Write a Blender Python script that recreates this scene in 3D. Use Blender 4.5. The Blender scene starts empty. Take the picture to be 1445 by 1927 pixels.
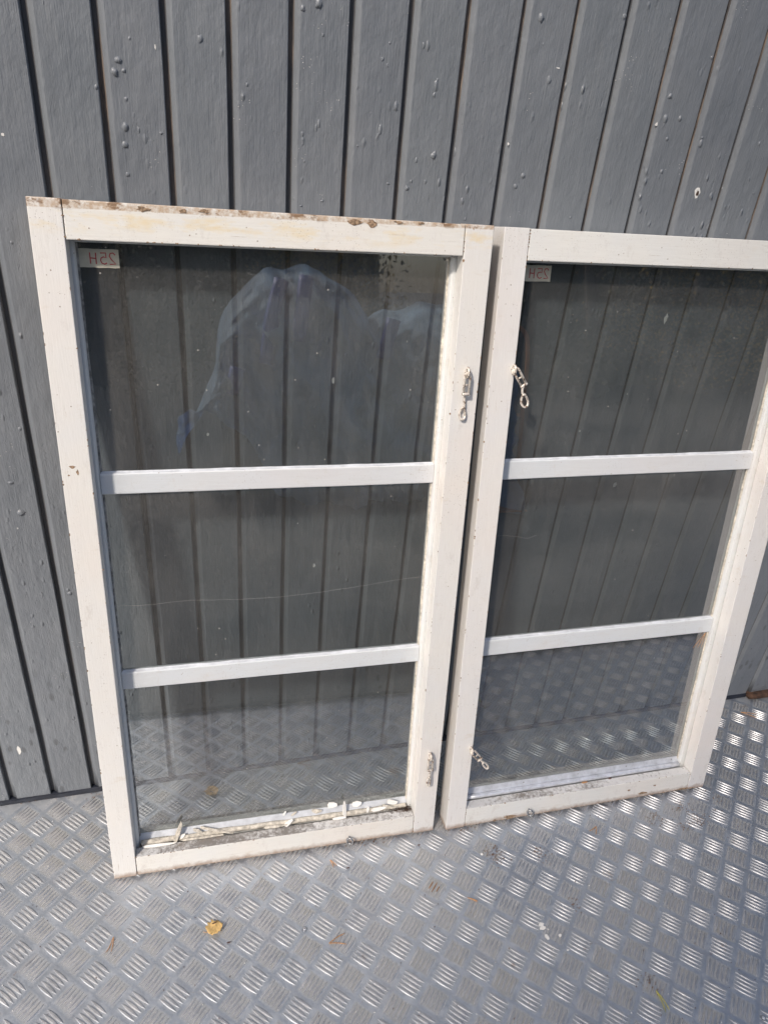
import bpy, bmesh, math, random
from mathutils import Vector, Matrix, noise

random.seed(7)
R = random.Random(11)
scene = bpy.context.scene

# ------------------------------------------------------------------ camera
cam_data = bpy.data.cameras.new("camera")
cam_data.sensor_fit = 'HORIZONTAL'
cam_data.sensor_width = 36.0
cam_data.lens = 36.0 * 1347.16 / 1445.0
cam_data.clip_start = 0.02
cam_data.clip_end = 500
cam = bpy.data.objects.new("camera", cam_data)
scene.collection.objects.link(cam)
cam.location = (0.33797, -1.25820, 1.37409)
cam.rotation_euler = (1.085974, -0.071558, -0.255336)
scene.camera = cam

# ------------------------------------------------------------------ world and sun
SUN_EL = math.radians(40)
SUN_DIR = Vector((0.68, 0.73, 0.0)).normalized()      # the way the light travels, on plan
world = bpy.data.worlds.new("World")
scene.world = world
world.use_nodes = True
wn = world.node_tree.nodes
wl = world.node_tree.links
bg = wn["Background"]
sky = wn.new("ShaderNodeTexSky")
sky.sky_type = 'NISHITA'
sky.sun_disc = False
sky.sun_elevation = SUN_EL
# azimuth of the sun itself (opposite of travel), measured from +Y clockwise
az = math.atan2(-SUN_DIR.x, -SUN_DIR.y)
sky.sun_rotation = az
sky.dust_density = 2.5
sky.air_density = 0.8
sky.ozone_density = 0.8
wl.new(sky.outputs[0], bg.inputs[0])
bg.inputs[1].default_value = 0.10
sun_data = bpy.data.lights.new("sun", 'SUN')
sun_data.energy = 2.4
sun_data.angle = math.radians(4.5)
sun_data.color = (1.0, 0.90, 0.80)
sun = bpy.data.objects.new("sun", sun_data)
scene.collection.objects.link(sun)
travel = Vector((SUN_DIR.x * math.cos(SUN_EL), SUN_DIR.y * math.cos(SUN_EL), -math.sin(SUN_EL)))
sun.rotation_euler = travel.to_track_quat('-Z', 'Y').to_euler()
scene.view_settings.view_transform = 'Standard'
scene.view_settings.look = 'None'
scene.view_settings.exposure = 0.50
scene.view_settings.gamma = 1

# ------------------------------------------------------------------ node helpers
def new_mat(name):
    m = bpy.data.materials.new(name)
    m.use_nodes = True
    nt = m.node_tree
    nt.nodes.clear()
    out = nt.nodes.new("ShaderNodeOutputMaterial")
    b = nt.nodes.new("ShaderNodeBsdfPrincipled")
    nt.links.new(b.outputs[0], out.inputs[0])
    return m, nt, b, out

class N:
    """tiny helper to wire node trees"""
    def __init__(s, nt):
        s.nt = nt
    def put(s, sock, v):
        if hasattr(v, 'is_output'):
            s.nt.links.new(v, sock)
        else:
            if isinstance(v, (tuple, list)) and len(v) == 3 and sock.type == 'RGBA':
                v = (*v, 1)
            sock.default_value = v
    def coord(s, scale=(1, 1, 1), rand=0.0, rot=(0, 0, 0)):
        tc = s.nt.nodes.new("ShaderNodeTexCoord")
        mp = s.nt.nodes.new("ShaderNodeMapping")
        mp.inputs['Scale'].default_value = scale
        mp.inputs['Rotation'].default_value = rot
        s.nt.links.new(tc.outputs['Object'], mp.inputs[0])
        if rand:
            oi = s.nt.nodes.new("ShaderNodeObjectInfo")
            m = s.math('MULTIPLY', oi.outputs['Random'], rand)
            s.nt.links.new(m, mp.inputs['Location'])
        return mp.outputs[0]
    def noise(s, vec, scale, detail=4, rough=0.55, dist=0):
        n = s.nt.nodes.new("ShaderNodeTexNoise")
        s.nt.links.new(vec, n.inputs['Vector'])
        n.inputs['Scale'].default_value = scale
        n.inputs['Detail'].default_value = detail
        n.inputs['Roughness'].default_value = rough
        n.inputs['Distortion'].default_value = dist
        return n.outputs['Fac']
    def voro(s, vec, scale, feature='F1', rnd=1.0):
        n = s.nt.nodes.new("ShaderNodeTexVoronoi")
        n.feature = feature
        s.nt.links.new(vec, n.inputs['Vector'])
        n.inputs['Scale'].default_value = scale
        n.inputs['Randomness'].default_value = rnd
        return n.outputs['Distance']
    def ramp(s, fac, a, b, lo=0.0, hi=1.0):
        n = s.nt.nodes.new("ShaderNodeMapRange")
        n.clamp = True
        s.put(n.inputs['Value'], fac)
        n.inputs['From Min'].default_value = a
        n.inputs['From Max'].default_value = b
        n.inputs['To Min'].default_value = lo
        n.inputs['To Max'].default_value = hi
        return n.outputs[0]
    def math(s, op, a, b=0.0, c=0.0):
        n = s.nt.nodes.new("ShaderNodeMath")
        n.operation = op
        s.put(n.inputs[0], a)
        s.put(n.inputs[1], b)
        s.put(n.inputs[2], c)
        return n.outputs[0]
    def mix(s, fac, a, b):
        n = s.nt.nodes.new("ShaderNodeMix")
        n.data_type = 'RGBA'
        s.put(n.inputs['Factor'], fac)
        s.put(n.inputs[6], a)
        s.put(n.inputs[7], b)
        return n.outputs[2]
    def bump(s, h, strength=0.3, dist=0.001, normal=None):
        n = s.nt.nodes.new("ShaderNodeBump")
        n.inputs['Strength'].default_value = strength
        n.inputs['Distance'].default_value = dist
        s.put(n.inputs['Height'], h)
        if normal is not None:
            s.nt.links.new(normal, n.inputs['Normal'])
        return n.outputs[0]
    def xyz(s, vec):
        n = s.nt.nodes.new("ShaderNodeSeparateXYZ")
        s.nt.links.new(vec, n.inputs[0])
        return n.outputs

def simple(name, col, rough=0.6, metal=0.0, var=0.15, scale=60, bump=0.0, rand=0.0):
    m, nt, b, out = new_mat(name)
    n = N(nt)
    v = n.coord(rand=rand)
    f = n.noise(v, scale, 5, 0.6)
    c0 = tuple(max(0, x * (1 - var * 2)) for x in col)
    c1 = tuple(min(1, x * (1 + var)) for x in col)
    n.put(b.inputs['Base Color'], n.mix(n.ramp(f, 0.3, 0.7), c0, c1))
    b.inputs['Roughness'].default_value = rough
    b.inputs['Metallic'].default_value = metal
    if bump:
        n.put(b.inputs['Normal'], n.bump(f, bump, 0.002))
    return m

# ---- white window paint
def white_paint(name, axis='z', top_strip=None, warm=(0.80, 0.75, 0.70), foot=True, dirt=0.35):
    m, nt, b, out = new_mat(name)
    n = N(nt)
    st = {'z': (1, 1, 0.06), 'x': (0.06, 1, 1)}[axis]
    v = n.coord()
    vs = n.coord(scale=st)
    grain = n.noise(vs, 420, 4, 0.6)
    blot = n.noise(v, 9, 4, 0.6)
    col = n.mix(n.ramp(blot, 0.35, 0.7), warm, (warm[0] * 0.965, warm[1] * 0.985, warm[2] * 1.02))
    col = n.mix(n.ramp(n.noise(v, 3.1, 3, 0.6), 0.5, 0.75, 0, 0.6), col, (warm[0] * 1.03, warm[1] * 0.955, warm[2] * 0.93))
    col = n.mix(n.ramp(grain, 0.35, 0.75, 0.0, 0.14), col, (0.50, 0.47, 0.43))
    # fly specks, two sizes, in patches
    patch = n.ramp(n.noise(n.coord(scale=(1, 1, .45)), 15, 4, 0.7), 0.46, 0.66)
    sp = n.ramp(n.voro(v, 240), 0.11, 0.20, 1, 0)
    sp = n.math('MULTIPLY', sp, patch)
    sp2 = n.math('MULTIPLY', n.ramp(n.math('ADD', n.voro(v, 70), n.math('MULTIPLY', n.noise(v, 300, 2), 0.06)), 0.085, 0.115, 1, 0), n.ramp(n.noise(v, 9, 2), 0.46, 0.56))
    allsp = n.math('MAXIMUM', n.math('MULTIPLY', sp, 0.62), n.math('MULTIPLY', sp2, 0.8))
    col = n.mix(allsp, col, (0.20, 0.14, 0.09))
    scuff = n.ramp(n.noise(n.coord(scale=(1, 1, 0.5)), 28, 7, 0.8), 0.56, 0.70, 0, 0.45)
    col = n.mix(scuff, col, (0.50, 0.46, 0.42))
    crk = n.ramp(n.noise(vs, 150, 5, 0.75), 0.64, 0.68, 0, 0.5)
    col = n.mix(crk, col, (0.40, 0.34, 0.28))
    # yellowed streaky dirt
    y = n.ramp(n.noise(n.coord(scale=(0.35, 1, 1)), 34, 5, 0.7), 0.60, 0.74, 0, dirt)
    col = n.mix(y, col, (0.52, 0.42, 0.28))
    z = n.xyz(v)[2]
    if foot:
        e = n.math('ADD', z, n.math('MULTIPLY', n.noise(v, 70, 5, 0.7), -0.022))
        f = n.ramp(e, -0.009, 0.004, 1, 0)
        col = n.mix(n.math('MULTIPLY', f, 0.75), col, (0.27, 0.16, 0.09))
    if top_strip is not None:
        nz = n.noise(v, 90, 6, 0.75)
        band = n.ramp(z, top_strip, top_strip + 0.0012)
        d = n.math('MULTIPLY', band, n.ramp(nz, 0.36, 0.58))
        col = n.mix(n.math('MULTIPLY', d, 0.80), col, (0.43, 0.29, 0.17))
        d2 = n.math('MULTIPLY', n.ramp(z, top_strip - 0.002, top_strip + 0.003), n.ramp(n.noise(n.coord(scale=(.6, 1, 1)), 40, 5, 0.7), 0.545, 0.60))
        col = n.mix(n.math('MULTIPLY', d2, 0.85), col, (0.21, 0.12, 0.06))
        # yellow bruise under the strip
        yb = n.math('MULTIPLY', n.ramp(z, top_strip - 0.036, top_strip - 0.018), n.ramp(z, top_strip - 0.001, top_strip - 0.006))
        yb = n.math('MULTIPLY', yb, n.ramp(n.noise(n.coord(scale=(.35, 1, 1)), 26, 4, 0.7), 0.48, 0.66))
        col = n.mix(n.math('MULTIPLY', yb, 0.65), col, (0.74, 0.57, 0.26))
    n.put(b.inputs['Base Color'], col)
    b.inputs['Roughness'].default_value = 0.42
    h = n.math('ADD', n.math('MULTIPLY', grain, 0.6), n.math('MULTIPLY', n.noise(v, 120, 4, 0.6), 0.5))
    h = n.math('ADD', h, n.math('MULTIPLY', allsp, 0.4))
    n.put(b.inputs['Normal'], n.bump(h, 0.6, 0.0008))
    return m

def dirty_ledge(name, off):
    m, nt, b, out = new_mat(name)
    n = N(nt)
    v = n.coord()
    f = n.noise(v, 130, 7, 0.8)
    big = n.noise(v, 9, 3, 0.6)
    f = n.math('ADD', f, n.math('MULTIPLY', n.math('SUBTRACT', big, 0.5), 0.6))
    col = n.mix(n.ramp(f, 0.40 + off, 0.58 + off), (0.66, 0.66, 0.65), (0.22, 0.205, 0.19))
    col = n.mix(n.ramp(n.noise(v, 25, 4, .7), 0.58, 0.75, 0, 0.35), col, (0.33, 0.22, 0.13))
    n.put(b.inputs['Base Color'], col)
    b.inputs['Roughness'].default_value = 0.85
    n.put(b.inputs['Normal'], n.bump(f, 0.7, 0.002))
    return m

# ---- grey board paint
def board_paint():
    m, nt, b, out = new_mat("grey_board_paint")
    n = N(nt)
    v = n.coord(rand=13.7)
    vg = n.coord(scale=(1, 1, 0.035), rand=13.7)
    vm = n.coord(scale=(1, 1, 0.45), rand=13.7)
    pure = n.coord()
    grain = n.noise(vg, 650, 3, 0.6)
    grain2 = n.noise(vg, 170, 3, 0.6)
    mott = n.noise(v, 7, 4, 0.6)
    col = n.mix(n.ramp(mott, 0.3, 0.7), (0.162, 0.179, 0.200), (0.200, 0.216, 0.236))
    oi = nt.nodes.new("ShaderNodeObjectInfo")
    col = n.mix(n.math('MULTIPLY', oi.outputs['Random'], 0.22), col, (0.205, 0.232, 0.245))
    col = n.mix(n.ramp(n.noise(vm, 19, 5, 0.7), 0.50, 0.75, 0, 0.35), col, (0.215, 0.225, 0.235))
    col = n.mix(n.ramp(n.noise(vg, 60, 4, 0.7), 0.55, 0.8, 0, 0.4), col, (0.11, 0.12, 0.13))
    # dark drip spots low on the wall
    z = n.xyz(pure)[2]
    low = n.ramp(z, 0.30, 0.42, 1, 0)
    sp = n.math('MULTIPLY', n.ramp(n.voro(vm, 42), 0.16, 0.24, 1, 0), n.ramp(n.noise(v, 16, 2), 0.47, 0.56))
    col = n.mix(n.math('MULTIPLY', n.math('MULTIPLY', sp, low), 0.5), col, (0.06, 0.062, 0.066))
    # small white chips
    ch = n.math('MULTIPLY', n.ramp(n.voro(n.coord(scale=(1, 1, 0.7), rand=5.3), 48), 0.06, 0.085, 1, 0), n.ramp(n.noise(v, 13, 3, .7), 0.66, 0.68))
    chs = n.math('MULTIPLY', n.ramp(n.voro(v, 190), 0.10, 0.14, 1, 0), n.ramp(n.noise(v, 10, 3, .6), 0.63, 0.66))
    chips = n.math('MAXIMUM', ch, chs)
    col = n.mix(chips, col, (0.72, 0.72, 0.70))
    n.put(b.inputs['Base Color'], col)
    n.put(b.inputs['Roughness'], n.ramp(n.noise(v, 30, 4, .6), 0.3, 0.7, 0.29, 0.42))
    # relief: fine grain, brush ripples, blistered paint
    rip = n.noise(vm, 45, 4, 0.6)
    reg = n.ramp(n.noise(v, 6.5, 2), 0.45, 0.6)
    bl = n.math('MULTIPLY', n.ramp(n.voro(vm, 75), 0.0, 0.26, 1, 0), n.ramp(n.noise(v, 22, 2), 0.52, 0.60))
    pit = n.ramp(n.noise(n.coord(scale=(1, 1, 0.3), rand=3.1), 130, 4, .7), 0.62, 0.75)
    h = n.math('MULTIPLY', grain, 0.30)
    h = n.math('ADD', h, n.math('MULTIPLY', grain2, 0.26))
    h = n.math('ADD', h, n.math('MULTIPLY', rip, 1.5))
    h = n.math('ADD', h, n.math('MULTIPLY', n.math('MULTIPLY', bl, reg), 1.6))
    h = n.math('ADD', h, n.math('MULTIPLY', n.math('MULTIPLY', pit, reg), -0.4))
    h = n.math('ADD', h, n.math('MULTIPLY', chips, -0.3))
    n.put(b.inputs['Normal'], n.bump(h, 1.0, 0.0019))
    return m

def groove_mat():
    m, nt, b, out = new_mat("bare_wood_and_groove_shade")
    n = N(nt)
    v = n.coord(scale=(1, 1, 0.12), rand=9.0)
    f = n.noise(v, 160, 5, 0.7)
    g = n.noise(n.coord(rand=4), 5, 3)
    col = n.mix(n.ramp(f, 0.35, 0.65), (0.07, 0.06, 0.055), (0.27, 0.21, 0.165))
    col = n.mix(n.ramp(g, 0.36, 0.56), col, (0.085, 0.088, 0.094))
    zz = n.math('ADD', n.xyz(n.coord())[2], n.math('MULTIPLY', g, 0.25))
    col = n.mix(n.ramp(zz, 1.28, 1.42, 0.85, 0.0), col, (0.075, 0.078, 0.084))  # grooves below the window tops darkened, their shadow put into the colour
    n.put(b.inputs['Base Color'], col)
    b.inputs['Roughness'].default_value = 0.8
    n.put(b.inputs['Normal'], n.bump(f, 0.6, 0.001))
    return m

# ---- aluminium tread plate
def plate_mat(name, raised=False):
    m, nt, b, out = new_mat(name)
    n = N(nt)
    tc = nt.nodes.new("ShaderNodeNewGeometry")
    v = tc.outputs['Position']
    f1 = n.noise(v, 3.2, 5, 0.65)
    f2 = n.noise(v, 38, 6, 0.7)
    f3 = n.noise(v, 260, 4, 0.7)
    base = n.mix(n.ramp(f2, 0.3, 0.7), (0.50, 0.55, 0.61), (0.70, 0.745, 0.80))
    if raised:
        base = n.mix(n.ramp(f3, 0.3, 0.7, 0, .5), (0.74, 0.74, 0.75), (0.86, 0.86, 0.86))
        rr = n.ramp(f2, 0.3, 0.75, 0.30, 0.55)
        dirt = n.math('ADD', n.ramp(f2, 0.50, 0.70, 0, 0.45), n.ramp(f1, 0.5, 0.7, 0, 0.3))
    else:
        rr = n.ramp(n.math('ADD', n.math('MULTIPLY', f1, .6), n.math('MULTIPLY', f2, .4)), 0.35, 0.65, 0.40, 0.60)
        # grime that settles between the bars of each cluster
        P = 0.069305
        s = n.xyz(v)
        def cell(ox, oy):
            u = n.math('DIVIDE', n.math('SUBTRACT', s[0], -0.02153 + ox), P)
            w = n.math('DIVIDE', n.math('SUBTRACT', s[1], -0.14539 + oy), P)
            u = n.math('SUBTRACT', u, n.math('ROUND', u))
            w = n.math('SUBTRACT', w, n.math('ROUND', w))
            p = n.math('ABSOLUTE', n.math('ADD', u, w))
            q = n.math('ABSOLUTE', n.math('SUBTRACT', u, w))
            return n.math('MULTIPLY', n.math('MAXIMUM', p, q), 0.7071)
        r2 = cell(P / 2, P / 2)
        r1 = cell(0, 0)
        k = n.math('MULTIPLY', n.math('SUBTRACT', f2, 0.5), 0.25)
        d2 = n.ramp(n.math('ADD', r2, k), 0.25, 0.33, 0.72, 0.0)
        d1 = n.ramp(n.math('ADD', r1, k), 0.25, 0.33, 0.42, 0.0)
        dirt = n.math('MAXIMUM', d2, d1)
        dirt = n.math('MULTIPLY', dirt, n.ramp(f1, 0.35, 0.65, 0.65, 1.1))
        dirt = n.math('ADD', dirt, n.ramp(f2, 0.52, 0.72, 0.0, 0.35))
    dirt = n.math('MINIMUM', dirt, 0.9)
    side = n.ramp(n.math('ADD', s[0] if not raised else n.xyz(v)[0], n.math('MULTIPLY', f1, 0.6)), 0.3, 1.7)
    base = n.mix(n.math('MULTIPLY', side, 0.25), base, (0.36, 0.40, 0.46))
    col = n.mix(dirt, base, (0.29, 0.285, 0.26))
    pale = n.math('MULTIPLY', n.ramp(n.noise(v, 9, 6, 0.75), 0.48, 0.64), 0.45)
    col = n.mix(pale, col, (0.52, 0.53, 0.55))
    # brown stains
    br = n.math('MULTIPLY', n.ramp(n.noise(v, 17, 5, 0.75), 0.64, 0.72), 0.8)
    col = n.mix(br, col, (0.16, 0.09, 0.055))
    n.put(b.inputs['Base Color'], col)
    n.put(b.inputs['Metallic'], n.math('SUBTRACT', 0.92, n.math('MAXIMUM', n.math('MULTIPLY', dirt, 0.9), br)))
    n.put(b.inputs['Roughness'], n.math('ADD', rr, n.math('MULTIPLY', dirt, 0.25)))
    # scratches
    sc = n.noise(n.coord(scale=(1, 0.05, 1), rot=(0, 0, 0.5)), 300, 2, .5)
    h = n.math('ADD', n.math('MULTIPLY', f3, 0.5), n.math('MULTIPLY', f2, 0.9))
    h = n.math('ADD', h, n.math('MULTIPLY', sc, 0.25))
    n.put(b.inputs['Normal'], n.bump(h, 0.45, 0.0009))
    return m

# ---- window glass: clear tinted sheet, real Fresnel reflection, dusty film
def glass_mat():
    m = bpy.data.materials.new("dusty_glass")
    m.use_nodes = True
    nt = m.node_tree
    nt.nodes.clear()
    n = N(nt)
    out = nt.nodes.new("ShaderNodeOutputMaterial")
    tr = nt.nodes.new("ShaderNodeBsdfTransparent")
    gl = nt.nodes.new("ShaderNodeBsdfGlossy")
    df = nt.nodes.new("ShaderNodeBsdfDiffuse")
    v = n.coord(rand=4.0)
    tr.inputs[0].default_value = (0.80, 0.825, 0.83, 1)
    gl.inputs['Color'].default_value = (1, 1, 1, 1)
    gl.inputs['Roughness'].default_value = 0.015
    w = n.bump(n.noise(v, 4.5, 1, .3), 0.03, 0.002)
    n.put(gl.inputs['Normal'], w)
    fr = nt.nodes.new("ShaderNodeFresnel")
    fr.inputs[0].default_value = 1.52
    geo = nt.nodes.new("ShaderNodeNewGeometry")
    front = n.math('SUBTRACT', 1.0, geo.outputs['Backfacing'])
    frf = n.math('MULTIPLY', n.math('MULTIPLY', fr.outputs[0], 4.2), front)
    cloud = n.noise(v, 5, 5, 0.65)
    fine = n.noise(v, 360, 4, 0.85)
    spk = n.ramp(n.voro(v, 190), 0.08, 0.14, 1, 0)
    spk = n.math('MULTIPLY', spk, n.ramp(n.noise(v, 30, 3, .7), 0.5, 0.62))
    spk2 = n.math('MULTIPLY', n.ramp(n.voro(v, 44), 0.045, 0.065, 1, 0), n.ramp(n.noise(v, 12, 3), 0.50, 0.55))
    smear = n.ramp(n.noise(n.coord(rand=6.0, rot=(0, 0.6, 0), scale=(1, 1, .3)), 11, 6, .7), 0.55, 0.72, 0, 0.05)
    streak = n.ramp(n.noise(n.coord(scale=(1, 1, 0.08), rand=2.0), 60, 4, .6), 0.5, 0.8, 0, 0.03)
    dust = n.math('MULTIPLY', n.ramp(cloud, 0.25, 0.75, 0.025, 0.125), n.ramp(fine, 0.35, 0.65, 0.45, 1.55))
    dust = n.math('ADD', n.math('ADD', dust, streak), smear)
    dust = n.math('ADD', dust, n.math('ADD', n.math('MULTIPLY', spk, 0.35), n.math('MULTIPLY', spk2, 0.6)))
    dust = n.math('MULTIPLY', n.math('MINIMUM', dust, 0.9), front)
    n.put(df.inputs[0], (0.50, 0.49, 0.46))
    mx = nt.nodes.new("ShaderNodeMixShader")
    nt.links.new(frf, mx.inputs[0])
    nt.links.new(tr.outputs[0], mx.inputs[1])
    nt.links.new(gl.outputs[0], mx.inputs[2])
    m2 = nt.nodes.new("ShaderNodeMixShader")
    nt.links.new(dust, m2.inputs[0])
    nt.links.new(mx.outputs[0], m2.inputs[1])
    nt.links.new(df.outputs[0], m2.inputs[2])
    nt.links.new(m2.outputs[0], out.inputs[0])
    return m

M = {}
M['stile_a'] = white_paint("white_paint_stile", 'z', top_strip=1.2545, warm=(0.765, 0.75, 0.71))
M['rail_a'] = white_paint("white_paint_rail", 'x', top_strip=1.2545, warm=(0.77, 0.755, 0.70))
M['stile_b'] = white_paint("white_paint_stile_clean_top", 'z', warm=(0.76, 0.743, 0.712))
M['rail_b'] = white_paint("white_paint_rail_clean_top", 'x', warm=(0.765, 0.76, 0.715), dirt=0.25)
M['bar'] = white_paint("shaded_muntin_paint", 'x', warm=(0.66, 0.69, 0.705), foot=False, dirt=0.10)  # white paint lowered and blued: the recess shade is in the colour
M['rear'] = white_paint("rear_sash_paint", 'z', warm=(0.70, 0.715, 0.70), foot=False, dirt=0.22)
M['ledge'] = dirty_ledge("lichen_ledge", 0.0)
M['ledge_clean'] = dirty_ledge("grimy_white_ledge", 0.10)
M['raw_wood'] = simple("raw_sash_wood", (0.74, 0.58, 0.42), 0.7, 0, 0.3, 40)  # lightened in colour to make up for little light in the window gap
M['bead_blue'] = simple("pale_glazing_strip", (0.60, 0.63, 0.67), 0.5, 0, 0.12, 50, 0.3)
M['putty'] = simple("old_putty", (0.60, 0.56, 0.48), 0.75, 0, 0.24, 130, 0.7)
M['putty_dark'] = simple("grimy_putty", (0.30, 0.29, 0.27), 0.85, 0, 0.35, 110, 0.8)
M['alu'] = simple("aluminium_bead", (0.74, 0.77, 0.82), 0.42, 0.45, 0.12, 60, 0.2)
M['board'] = board_paint()
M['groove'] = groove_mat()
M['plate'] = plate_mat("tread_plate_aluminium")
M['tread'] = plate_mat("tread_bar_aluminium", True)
M['glass'] = glass_mat()
M['tape'] = simple("masking_tape", (0.56, 0.54, 0.44), 0.8, 0, 0.06, 90, 0.2)
M['red_ink'] = simple("red_marker", (0.50, 0.09, 0.09), 0.7, 0, 0.2, 200)
def hook_mat():
    m, nt, b, out = new_mat("chipped_painted_steel")
    n = N(nt)
    v = n.coord()
    f = n.noise(v, 170, 4, 0.7)
    c = n.mix(n.ramp(f, 0.50, 0.60), (0.72, 0.67, 0.60), (0.20, 0.14, 0.10))
    n.put(b.inputs['Base Color'], c)
    n.put(b.inputs['Roughness'], n.ramp(f, .4, .6, .28, .6))
    b.inputs['Metallic'].default_value = 0.25
    n.put(b.inputs['Normal'], n.bump(f, 0.6, 0.001))
    return m
M['hook'] = hook_mat()
M['steel'] = simple("galvanised_steel", (0.42, 0.43, 0.44), 0.35, 0.85, 0.25, 160, 0.2)
M['flashing'] = simple("dark_flashing", (0.018, 0.022, 0.034), 0.5, 0, 0.2, 40)  # near-black so the strip carries the shadow stripe at the wall foot
M['rotten'] = simple("rotten_wood", (0.10, 0.055, 0.035), 0.9, 0, 0.45, 60, 0.9)
M['leaf'] = simple("dry_birch_leaf", (0.74, 0.50, 0.20), 0.65, 0, 0.25, 130, 0.5)
M['needle'] = simple("dry_pine_needle", (0.52, 0.27, 0.11), 0.6, 0, 0.2, 60)
M['green_needle'] = simple("yellow_green_needle", (0.50, 0.46, 0.08), 0.6, 0, 0.2, 60)
M['chip'] = simple("white_paint_flake", (0.82, 0.81, 0.77), 0.6, 0, 0.05, 60, 0.2)
M['seed'] = simple("brown_seed", (0.09, 0.035, 0.025), 0.6, 0, 0.2, 60)
M['asphalt'] = simple("asphalt", (0.055, 0.055, 0.055), 0.9, 0, 0.3, 30, 0.5)
M['tarp'] = simple("pale_blue_tarp", (0.40, 0.60, 0.97), 0.62, 0, 0.45, 3.4, 0.1)
M['strap'] = simple("blue_strap", (0.03, 0.09, 0.42), 0.5, 0, 0.1, 30)
M['orange'] = simple("orange_tube", (0.62, 0.22, 0.04), 0.4, 0, 0.1, 30)
M['rubber'] = simple("black_rubber", (0.02, 0.02, 0.02), 0.7, 0, 0.1, 30)
M['bark'] = simple("bark", (0.12, 0.10, 0.08), 0.9, 0, 0.3, 20, 0.6)
M['foliage_green'] = simple("dark_foliage", (0.035, 0.055, 0.02), 0.7, 0, 0.4, 3)
M['foliage_gold'] = simple("autumn_foliage", (0.34, 0.24, 0.04), 0.7, 0, 0.4, 3)
M['bare'] = simple("bare_weathered_wood", (0.36, 0.25, 0.16), 0.85, 0, 0.45, 260, 0.8)
M['web'] = simple("cobweb_thread", (0.6, 0.6, 0.58), 0.8, 0, 0.05, 30)

_t = M['tarp'].node_tree
_tl = _t.nodes.new("ShaderNodeBsdfTranslucent")
_tl.inputs[0].default_value = (0.40, 0.58, 0.92, 1)
_mx = _t.nodes.new("ShaderNodeMixShader")
_mx.inputs[0].default_value = 0.5
_pb = next(q for q in _t.nodes if q.type == 'BSDF_PRINCIPLED')
_ot = next(q for q in _t.nodes if q.type == 'OUTPUT_MATERIAL')
_t.links.new(_pb.outputs[0], _mx.inputs[1])
_t.links.new(_tl.outputs[0], _mx.inputs[2])
_t.links.new(_mx.outputs[0], _ot.inputs[0])

# ------------------------------------------------------------------ mesh helpers
col = scene.collection
def link(name, me, parent=None, mat=None):
    o = bpy.data.objects.new(name, me)
    col.objects.link(o)
    if parent is not None:
        o.parent = parent
    if mat is not None:
        for x in (mat if isinstance(mat, (list, tuple)) else [mat]):
            me.materials.append(x)
    return o
def from_bm(name, bm, parent=None, mat=None, smooth=False):
    me = bpy.data.meshes.new(name)
    bm.normal_update()
    bm.to_mesh(me)
    bm.free()
    if smooth:
        for p in me.polygons:
            p.use_smooth = True
    return link(name, me, parent, mat)
def empty(name, loc=(0, 0, 0), rot=None):
    o = bpy.data.objects.new(name, None)
    o.empty_display_size = 0.05
    col.objects.link(o)
    o.location = loc
    if rot is not None:
        o.rotation_euler = rot
    return o
def tag(o, label, cat, group=None, kind=None):
    o['label'] = label
    if cat:
        o['category'] = cat
    if group:
        o['group'] = group
    if kind:
        o['kind'] = kind
    return o
def box(bm, x0, x1, y0, y1, z0, z1, bev=0.0, seg=2):
    vs = [bm.verts.new(p) for p in ((x0, y0, z0), (x1, y0, z0), (x1, y1, z0), (x0, y1, z0),
                                    (x0, y0, z1), (x1, y0, z1), (x1, y1, z1), (x0, y1, z1))]
    fs = [bm.faces.new([vs[i] for i in q]) for q in ((0, 1, 5, 4), (1, 2, 6, 5), (2, 3, 7, 6), (3, 0, 4, 7), (4, 5, 6, 7), (3, 2, 1, 0))]
    if bev:
        es = list({e for f in fs for e in f.edges})
        bmesh.ops.bevel(bm, geom=es, offset=bev, segments=seg, affect='EDGES', profile=0.6)
    return vs
def prism(bm, prof, a0, a1, axis='x', segs=1, wob=0.0):
    """extrude a closed profile. axis 'x': prof = (y,z); axis 'z': prof = (x,y)"""
    rings = []
    for k in range(segs + 1):
        t = a0 + (a1 - a0) * k / segs
        ring = []
        for i, (p, q) in enumerate(prof):
            d = wob * (noise.noise(Vector((t * 22, i * 3.7, a0 * 5))) if wob else 0)
            d2 = wob * (noise.noise(Vector((t * 22, i * 3.7 + 50, a0 * 5))) if wob else 0)
            ring.append(bm.verts.new((t, p + d, q + d2) if axis == 'x' else (p + d, q + d2, t)))
        rings.append(ring)
    n = len(prof)
    faces = []
    for k in range(segs):
        for i in range(n):
            j = (i + 1) % n
            faces.append(bm.faces.new((rings[k][i], rings[k][j], rings[k + 1][j], rings[k + 1][i])))
    bm.faces.new(rings[0][::-1])
    bm.faces.new(rings[-1])
    bmesh.ops.recalc_face_normals(bm, faces=bm.faces[:])
    return faces
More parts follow.
